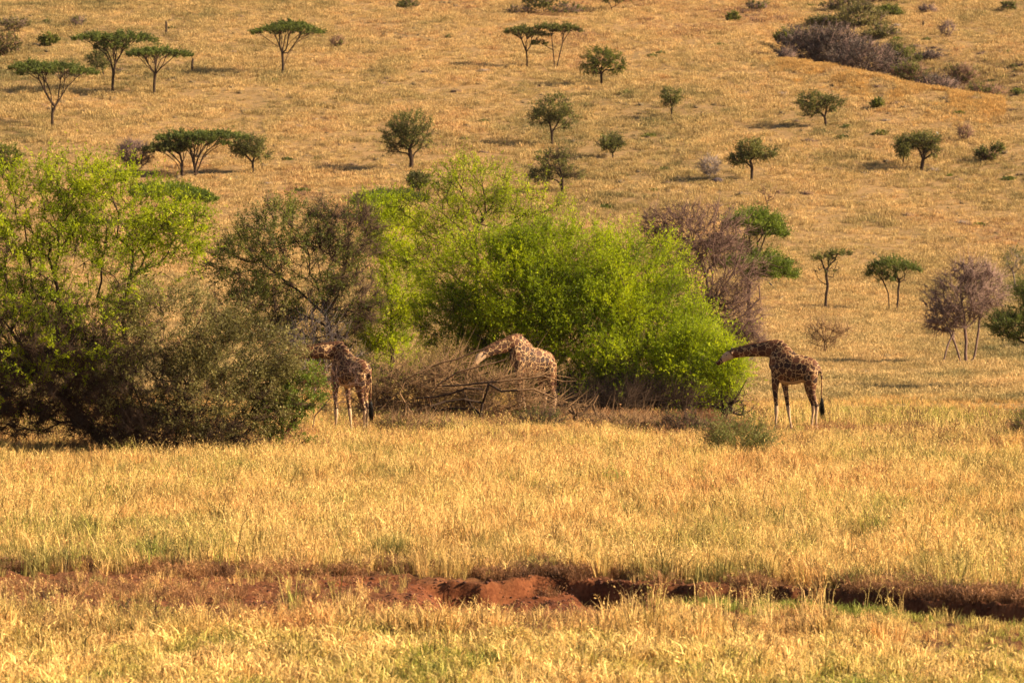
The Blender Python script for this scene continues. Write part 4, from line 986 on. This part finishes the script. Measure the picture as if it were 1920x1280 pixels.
def tussocks():
    r = R0(77)
    def blob(seed, col, n=46):
        q = R0(seed); v = q.normal(0, 1, (n, 3)); v /= np.linalg.norm(v, axis=1, keepdims=True); v[:, 2] = np.abs(v[:, 2])
        V, T = cones(v * 0.03, v * np.array([[0.5, 0.42, 0.34]]) * q.uniform(0.6, 1.2, (n, 1)), np.full(n, 0.028)); return V, T, np.repeat(q.uniform(0, 1, n), 4)
    X, Y = scatter(2400, 215, 600, r)
    keep = vnoise(X / 11, Y / 13, 78) > 0.42; X, Y = X[keep], Y[keep]
    m = mat_leaf('dry_tussock', (0.085, 0.065, 0.045), (0.17, 0.125, 0.07), (0.30, 0.215, 0.12), 0.3)
    g = grass_field('tussocks', 'small dull tussocks speckling the hillside grass', [blob(800 + k, 0) for k in range(4)], m, X, Y, 0.45 + 1.0 * r.uniform(0, 1, len(X)) ** 2, 10)
tussocks()

# dead posts and a rock on the hill
def post(px, row, h, lean, label):
    x, y, z = hit(px, row); s = F / y; H = h / s
    r = R0(int(px))
    P = [np.array([0, 0, -0.1])]
    for k in range(1, 6): P.append(np.array([lean * k / 5 + r.normal(0, 0.02), 0, H * k / 5]))
    P = np.array(P); rr = np.array([0.16, 0.13, 0.12, 0.11, 0.12, 0.09])
    V, T = tubes(P[:-1], P[1:], rr[:-1], rr[1:], 7)
    V2, T2 = cones(np.array([P[4], P[5], P[5]]), np.array([P[4] + [0.25, 0, 0.35], P[5] + [-0.12, 0, 0.2], P[5] + [0.12, 0, 0.16]]), np.array([0.06, 0.07, 0.05]))
    V, T, A = join([(V, T, 0.3), (V2, T2, 0.4)])
    o = link('dead_stump', make_mesh('dead_stump', V, T, BARK, {'var': A}))
    o.location = (x, y, z); o['label'] = label; o['category'] = 'stump'
post(360, 138, 26, 0.15, 'broken upright dead stump right of the tilted umbrella acacia')
post(313, 66, 24, -0.05, 'slim dead stump above the tilted umbrella acacia')
post(1729, 52, 9, 0.05, 'very short dead stump on the far right slope')

def rock():
    import bmesh
    x, y, z = hit(1344, 344)
    bm = bmesh.new(); bmesh.ops.create_icosphere(bm, subdivisions=3, radius=1)
    for v in bm.verts:
        c = v.co; n = 0.75 + 0.5 * float(fbm(np.array([c.x * 1.7 + 3]), np.array([c.y * 1.7 + c.z * 2.3]), 4, 3)[0])
        v.co = Vector((c.x * 0.62 * n, c.y * 0.4 * n, c.z * 0.30 * n + 0.15))
    me = bpy.data.meshes.new('rock'); bm.to_mesh(me); bm.free()
    me.materials.append(mat_bark('dark_rock', (0.05, 0.035, 0.035), (0.20, 0.15, 0.15), 4))
    o = link('rock', me); o.location = (x, y, z); o['label'] = 'small dark rock at the foot of the pale fan shaped bush'; o['category'] = 'rock'
rock()

# ------------------------------------------------------------------ giraffes
def mat_giraffe():
    m, t = new_mat('giraffe_coat')
    tc = N(t, 'ShaderNodeTexCoord')
    n = N(t, 'ShaderNodeTexNoise'); n.inputs['Scale'].default_value = 9; n.inputs['Detail'].default_value = 2
    t.links.new(tc.outputs['Object'], n.inputs['Vector'])
    mx = N(t, 'ShaderNodeMix', data_type='RGBA', blend_type='LINEAR_LIGHT'); mx.inputs[0].default_value = 0.10
    t.links.new(tc.outputs['Object'], mx.inputs[6]); t.links.new(n.outputs['Color'], mx.inputs[7])
    v1 = N(t, 'ShaderNodeTexVoronoi', feature='DISTANCE_TO_EDGE'); v1.inputs['Scale'].default_value = 4.5
    v2 = N(t, 'ShaderNodeTexVoronoi', feature='F1'); v2.inputs['Scale'].default_value = 4.5
    t.links.new(mx.outputs[2], v1.inputs['Vector']); t.links.new(mx.outputs[2], v2.inputs['Vector'])
    sep = N(t, 'ShaderNodeSeparateColor'); t.links.new(v2.outputs['Color'], sep.inputs[0])
    patch = ramp(t, sep.outputs[0], [(0.0, (0.025, 0.009, 0.004)), (0.5, (0.060, 0.020, 0.008)), (1.0, (0.125, 0.042, 0.015))])
    cream = ramp(t, noise(t, 6, 2, tc.outputs['Object']), [(0.3, (0.38, 0.21, 0.085)), (0.7, (0.56, 0.35, 0.16))])
    line = ramp(t, v1.outputs['Distance'], [(0.024, (0, 0, 0)), (0.052, (1, 1, 1))])
    coat = mixc(t, line, cream, patch)
    n2 = noise(t, 18, 2, tc.outputs['Object'])
    pale = ramp(t, n2, [(0.3, (0.36, 0.21, 0.11)), (0.7, (0.52, 0.35, 0.21))])
    small = math_n(t, 'GREATER_THAN', math_n(t, 'ADD', attr(t, 'pale'), math_n(t, 'MULTIPLY_ADD', n2, 0.5, -0.25)), 0.5)
    coat = mixc(t, small, coat, pale)
    p = N(t, 'ShaderNodeBsdfPrincipled'); p.inputs['Roughness'].default_value = 0.7; p.inputs['Specular IOR Level'].default_value = 0.25
    t.links.new(coat, p.inputs['Base Color'])
    o = N(t, 'ShaderNodeOutputMaterial'); t.links.new(p.outputs[0], o.inputs[0])
    return m

def plain(name, c, rough=0.6):
    m, t = new_mat(name)
    col = ramp(t, noise(t, 25, 2, wpos(t)), [(0.3, tuple(x * 0.75 for x in c)), (0.7, c)])
    p = N(t, 'ShaderNodeBsdfPrincipled'); p.inputs['Roughness'].default_value = rough
    t.links.new(col, p.inputs['Base Color'])
    o = N(t, 'ShaderNodeOutputMaterial'); t.links.new(p.outputs[0], o.inputs[0])
    return m

COAT = mat_giraffe()
HAIR = plain('black_tail_hair', (0.012, 0.010, 0.010)); MANE = plain('brown_mane', (0.20, 0.075, 0.025)); HOOF = plain('dark_hoof', (0.04, 0.03, 0.025)); EYE = plain('dark_eye', (0.01, 0.008, 0.008), 0.2)
KZ = 0.003828
def zc(zx, zy): return (zx - 900) * KZ, (1125 - zy) * KZ

def loft(sections, n=14):
    """sections: (x, y, z, half height, half width); closed tube through them"""
    S = np.array(sections, float); m = len(S)
    c = S[:, :3]
    d = np.gradient(c, axis=0); d /= np.linalg.norm(d, axis=1, keepdims=True)
    V = []
    for i in range(m):
        side = np.array([0, 1., 0]); side = side - d[i] * side.dot(d[i]); side /= np.linalg.norm(side)
        upv = np.cross(d[i], side)
        for k in range(n):
            a = 2 * math.pi * k / n
            V.append(c[i] + upv * math.sin(a) * S[i, 3] + side * math.cos(a) * S[i, 4])
    V.append(c[0] - d[0] * min(S[0, 3], S[0, 4]) * 0.6); V.append(c[-1] + d[-1] * min(S[-1, 3], S[-1, 4]) * 0.6)
    T = []
    for i in range(m - 1):
        for k in range(n):
            a, b = i * n + k, i * n + (k + 1) % n
            T += [(a, b, b + n), (a, b + n, a + n)]
    for k in range(n):
        T.append((m * n, (k + 1) % n, k)); T.append((m * n + 1, (m - 1) * n + k, (m - 1) * n + (k + 1) % n))
    return np.array(V), np.array(T)

def spine(pts, sub=5):
    """smooth a list of section tuples"""
    P = np.array(pts, float); m = len(P); out = []
    for i in range(m - 1):
        p0, p1, p2, p3 = P[max(i - 1, 0)], P[i], P[i + 1], P[min(i + 2, m - 1)]
        for k in range(sub):
            u = k / sub
            out.append(0.5 * ((2 * p1) + (-p0 + p2) * u + (2 * p0 - 5 * p1 + 4 * p2 - p3) * u * u + (-p0 + 3 * p1 - 3 * p2 + p3) * u ** 3))
    out.append(P[-1]); out = np.array(out); out[:, 3:] = np.maximum(out[:, 3:], 0.02)
    return out

def giraffe(label, base, heading, neck_drop=0.0, size=1.0, leg_shift=0.0, neck_turn=0.0, neck_len=1.0):
    x0, y0, z0 = hit(*base)
    root = thing('giraffe', label, 'giraffe', (x0, y0, z0))
    root.rotation_euler = (0, 0, math.radians(heading)); root.scale = (size,) * 3
    def sec(zx, zy, hh, w, y=0.0): x, z = zc(zx, zy); return (x, y, z, hh * KZ, w)
    torso = spine([sec(655, 455, 60, .13), sec(685, 450, 115, .22), (*sec(735, 440, 165, .29),), sec(800, 463, 172, .34), sec(880, 487, 162, .37), sec(960, 487, 142, .36), sec(1040, 490, 124, .33), sec(1105, 495, 98, .27), sec(1145, 500, 55, .16)])
    nk = [(800, 400, 130, .21), (745, 322, 108, .17), (680, 300, 88, .15), (600, 302, 72, .13), (500, 310, 62, .115), (400, 322, 55, .105), (310, 340, 47, .095), (262, 352, 42, .09)]
    px, pz = zc(745, 322)
    def bendpt(zx, zy):
        x, z = zc(zx, zy)
        if zx < 745:
            dx, dz = (x - px) * neck_len, z - pz
            w = min(1.0, (745 - zx) / 120.0)
            a = neck_drop * w
            x2 = px + dx * math.cos(a) - dz * math.sin(a); z2 = pz + dx * math.sin(a) + dz * math.cos(a)
            yy = 0.0
            b = neck_turn * w
            return px + (x2 - px) * math.cos(b), (x2 - px) * math.sin(b), z2
        return x, 0.0, z
    def nsec(zx, zy, hh, w):
        x, y, z = bendpt(zx, zy); return (x, y, z, hh * KZ, w)
    neck = spine([nsec(*a) for a in nk])
    head = spine([nsec(285, 345, 42, .085), nsec(245, 352, 47, .10), nsec(205, 372, 44, .10), nsec(165, 402, 33, .075), nsec(130, 432, 25, .06), nsec(108, 450, 22, .058)])
    def leg(pts, y):
        out = []
        for (zx, zy, rr, *o) in pts:
            x, z = zc(zx, zy); out.append((x, y + (o[0] if o else 0), z, rr, rr * 0.85))
        return spine(out, 4)
    fy, hy = 0.17, 0.18
    ls = leg_shift
    fn = leg([(735, 470, .24), (725, 560, .19), (716, 650, .135), (718, 740, .098), (726, 830, .080), (728, 900, .088), (726, 950, .062), (724, 1030, .050), (722, 1075, .064), (718, 1110, .066)], -fy)
    ff = leg([(770, 480, .22), (785, 580, .18), (790, 650, .13), (802, 740, .095), (815, 830, .078), (826, 890, .086), (834, 950, .060), (848, 1030, .050), (856, 1075, .064), (858, 1110, .066)], fy)
    hn = leg([(1085, 500, .26), (1080, 590, .26), (1082, 670, .19), (1096, 740, .125), (1122, 800, .092), (1138, 850, .088), (1136, 920, .060), (1134, 1010, .050), (1140, 1075, .062), (1142, 1110, .066)], -hy)
    hf = leg([(1060, 510, .24), (1040, 600, .24), (1035, 680, .17), (1045, 750, .115), (1068, 815, .085), (1078, 860, .085), (1074, 930, .058), (1066, 1010, .048), (1062, 1075, .062), (1058, 1110, .066)], hy)
    parts = [(*loft(s), 0) for s in (torso, neck, head, fn, ff, hn, hf)]
    V, T, A = join([(v, f, 0.0) for v, f, _ in parts])
    me = make_mesh('giraffe_body', V, T, None)
    tmp = bpy.data.objects.new('tmp', me); COL.objects.link(tmp)
    rm = tmp.modifiers.new('r', 'REMESH'); rm.mode = 'VOXEL'; rm.voxel_size = 0.028
    sm = tmp.modifiers.new('s', 'SMOOTH'); sm.iterations = 5; sm.factor = 0.6
    dg = bpy.context.evaluated_depsgraph_get()
    m2 = bpy.data.meshes.new_from_object(tmp.evaluated_get(dg)); m2.name = 'giraffe_body'
    bpy.data.objects.remove(tmp)
    n = len(m2.vertices); co = np.zeros(n * 3, np.float32); m2.vertices.foreach_get('co', co); co = co.reshape(-1, 3)
    nr = np.zeros(n * 3, np.float32); m2.vertices.foreach_get('normal', nr); nr = nr.reshape(-1, 3)
    hx, hyy, hz = bendpt(215, 385)
    pale = np.maximum(sstep(1.35, 0.75, co[:, 2]), sstep(-0.2, -0.9, nr[:, 2]) * (co[:, 2] > 1.5) * (co[:, 2] < 2.3) * (co[:, 0] > -0.9) * (co[:, 0] < 0.75))
    pale = np.maximum(pale, sstep(0.30, 0.17, np.linalg.norm(co - np.array([hx, hyy, hz]), axis=1)))
    pale = np.maximum(pale, 0.75 * sstep(0.9, 1.0, co[:, 0]) * sstep(2.05, 1.85, co[:, 2]) * sstep(0.22, 0.12, np.abs(co[:, 1])))
    at = m2.attributes.new('pale', 'FLOAT', 'POINT'); at.data.foreach_set('value', pale.astype(np.float32))
    m2.polygons.foreach_set('use_smooth', np.ones(len(m2.polygons), bool))
    m2.materials.clear(); m2.materials.append(COAT)
    link('body', m2, root)
    # mane: stiff fringe along the top of the neck
    r = R0(3)
    Ns = neck[6:]; q = np.linspace(0, len(Ns) - 1, 150)
    c = np.stack([np.interp(q, np.arange(len(Ns)), Ns[:, i]) for i in range(4)], -1)
    d = np.gradient(c[:, :3], axis=0); d /= np.linalg.norm(d, axis=1, keepdims=True)
    upv = np.array([[0, 0, 1.]]) - d * d[:, 2:3]; upv /= np.linalg.norm(upv, axis=1, keepdims=True)
    c2 = np.repeat(c[:, :3] + upv * (c[:, 3:4] * 0.93), 4, 0) + r.normal(0, 0.012, (600, 3))
    V, T = cones(c2, c2 + np.repeat(upv, 4, 0) * r.uniform(0.05, 0.085, (600, 1)) + r.normal(0, 0.012, (600, 3)), np.full(600, 0.014))
    link('mane', make_mesh('mane', V, T, MANE), root)
    # tail with black tuft
    tp = [zc(1150, 470), zc(1172, 540), zc(1176, 640), zc(1172, 775)]
    V, T = loft(spine([(x, 0, z, rr, rr) for (x, z), rr in zip(tp, (.05, .035, .026, .02))]), 8)
    link('tail', make_mesh('tail', V, T, COAT, {'pale': np.zeros(len(V))}, True), root)
    tx, tz = zc(1175, 765); n = 260
    a = np.stack([tx + r.normal(0, .02, n), r.normal(0, .02, n), tz - r.uniform(0, 0.25, n)], -1)
    b = a + np.stack([r.normal(0.02, .06, n), r.normal(0, .05, n), -r.uniform(0.35, 0.66, n)], -1)
    V, T = cones(a, b, np.full(n, 0.012)); link('tail_tuft', make_mesh('tail_tuft', V, T, HAIR), root)
    # head: ossicones, ears, eyes
    hd = np.array(bendpt(245, 320)); 
    for s in (-1, 1):
        a = hd + np.array([0.0, 0.045 * s, -0.03]); b = hd + np.array([0.06, 0.06 * s, 0.13])
        V, T = loft([(*a, .028, .028), (*(a * .5 + b * .5), .022, .022), (*(b - [0, 0, .02]), .030, .030), (*b, .022, .022)], 8)
        link('ossicone', make_mesh('ossicone', V, T, HAIR, None, True), root)
        e0 = np.array(bendpt(262, 335)) + np.array([0, 0.08 * s, 0]); e1 = e0 + np.array([0.07, 0.16 * s, 0.0])
        V, T = loft([(*e0, .018, .02), (*(e0 * .6 + e1 * .4), .045, .03), (*(e0 * .25 + e1 * .75), .035, .02), (*e1, .01, .01)], 8)
        link('ear', make_mesh('ear', V, T, COAT, {'pale': np.ones(len(V))}, True), root)
        ey = np.array(bendpt(212, 362)) + np.array([0, 0.088 * s, 0.02])
        V, T = loft([(ey[0] - .025, ey[1], ey[2], .008, .008), (ey[0] - .012, ey[1], ey[2], .022, .022), (ey[0] + .012, ey[1], ey[2], .022, .022), (ey[0] + .025, ey[1], ey[2], .008, .008)], 8)
        link('eye', make_mesh('eye', V, T, EYE, None, True), root)
    for L in (fn, ff, hn, hf):
        x, y, z = L[-1][:3]
        V, T = loft([(x, y, z + 0.03, .066, .058), (x - .01, y, -0.0, .082, .072), (x - .012, y, -0.03, .080, .070)], 10)
        link('hoof', make_mesh('hoof', V, T, HOOF, None, True), root)
    return root

giraffe('giraffe at the right in the open, neck stretched level into the lime green bush', (1490, 814), -20, 0.0, 1.0)
giraffe('dark shaded giraffe at the left with twigs across its flank', (659, 822), -46, -0.02, 1.0, neck_turn=0.8, neck_len=1.1)
giraffe('sunlit giraffe in the middle behind the fallen tree, neck bent down to the left', (998, 797), 30, 0.16, 1.02, neck_turn=-0.2, neck_len=0.80)

# twigs across the left giraffe's flank
plant('bare_twig_shrub', 'grey leafless shrub whose twigs cross the left giraffe flank', 'shrub', (580, 830),
      [(645, 705, 40, 28, 0, 1, 0), (625, 740, 38, 26, 0, 0.8, 0)], limbs=[[(590, 780, 0), (620, 745, 0), (660, 738, 0)], [(588, 730, 0), (640, 690, 0)]],
      bark=TWIG_RED, tips=36, shoot=0.5, trunk_r=0.02, twig_r=0.009, seed=30, dryn=3, up=0.3, depth=0.3)

# ------------------------------------------------------------------ birds
def bird(px, py, D, size, mat, label, beak=EYE):
    x = (px - 960) / F * D; z = HC + (YH - py) / F * D
    root = thing('bird', label, 'bird', (x, D, z))
    V, T = loft(spine([(-0.10, 0, 0.13, .012, .012), (-0.07, 0, 0.13, .035, .035), (-0.03, 0, 0.11, .036, .036), (0.03, 0, 0.06, .055, .05), (0.09, 0, 0.0, .045, .04), (0.13, 0, -0.05, .02, .02)]), 10)
    link('body', make_mesh('bird_body', V * size, T, mat, None, True), root)
    V, T = loft([(0.10, 0, -0.02, .012, .03), (0.2, 0, -0.12, .008, .035), (0.26, 0, -0.18, .006, .04)], 8)
    link('tail', make_mesh('bird_tail', V * size, T, mat, None, True), root)
    V, T = cones(np.array([[-0.1, 0, 0.13]]), np.array([[-0.15, 0, 0.12]]), np.array([0.012]))
    link('beak', make_mesh('bird_beak', V * size, T, beak), root)
    return root
xh, yh, zh = hit(1335, 668)
bird(1444, 534, yh, 0.85, HAIR, 'small black bird perched at the right of the bare brown tree')
xb, yb, zb = hit(1727, 321)
bird(1756, 250, yb, 0.7, plain('white_plumage', (0.8, 0.78, 0.74)), 'tiny white bird on top of the forked thorn tree')

bpy.context.view_layer.update()

# ------------------------------------------------------------------ thin dusty air
def haze():
    V = np.array([(x, y, z) for z in (-2.0, 145.0) for x, y in ((-850, -130), (850, -130), (850, 1010), (-850, 1010))], float)
    T = np.array([(3, 2, 1, 0), (4, 5, 6, 7), (0, 1, 5, 4), (1, 2, 6, 5), (2, 3, 7, 6), (3, 0, 4, 7)])
    m, t = new_mat('dusty_air')
    v = N(t, 'ShaderNodeVolumePrincipled'); v.inputs['Color'].default_value = (0.95, 0.86, 0.78, 1); v.inputs['Density'].default_value = 0.00002; v.inputs['Anisotropy'].default_value = 0.3
    o = N(t, 'ShaderNodeOutputMaterial'); t.links.new(v.outputs[0], o.inputs['Volume'])
    h = link('haze', make_mesh('haze', V, T, m)); h['kind'] = 'stuff'; h['label'] = 'thin dusty air over the whole savanna'
haze()
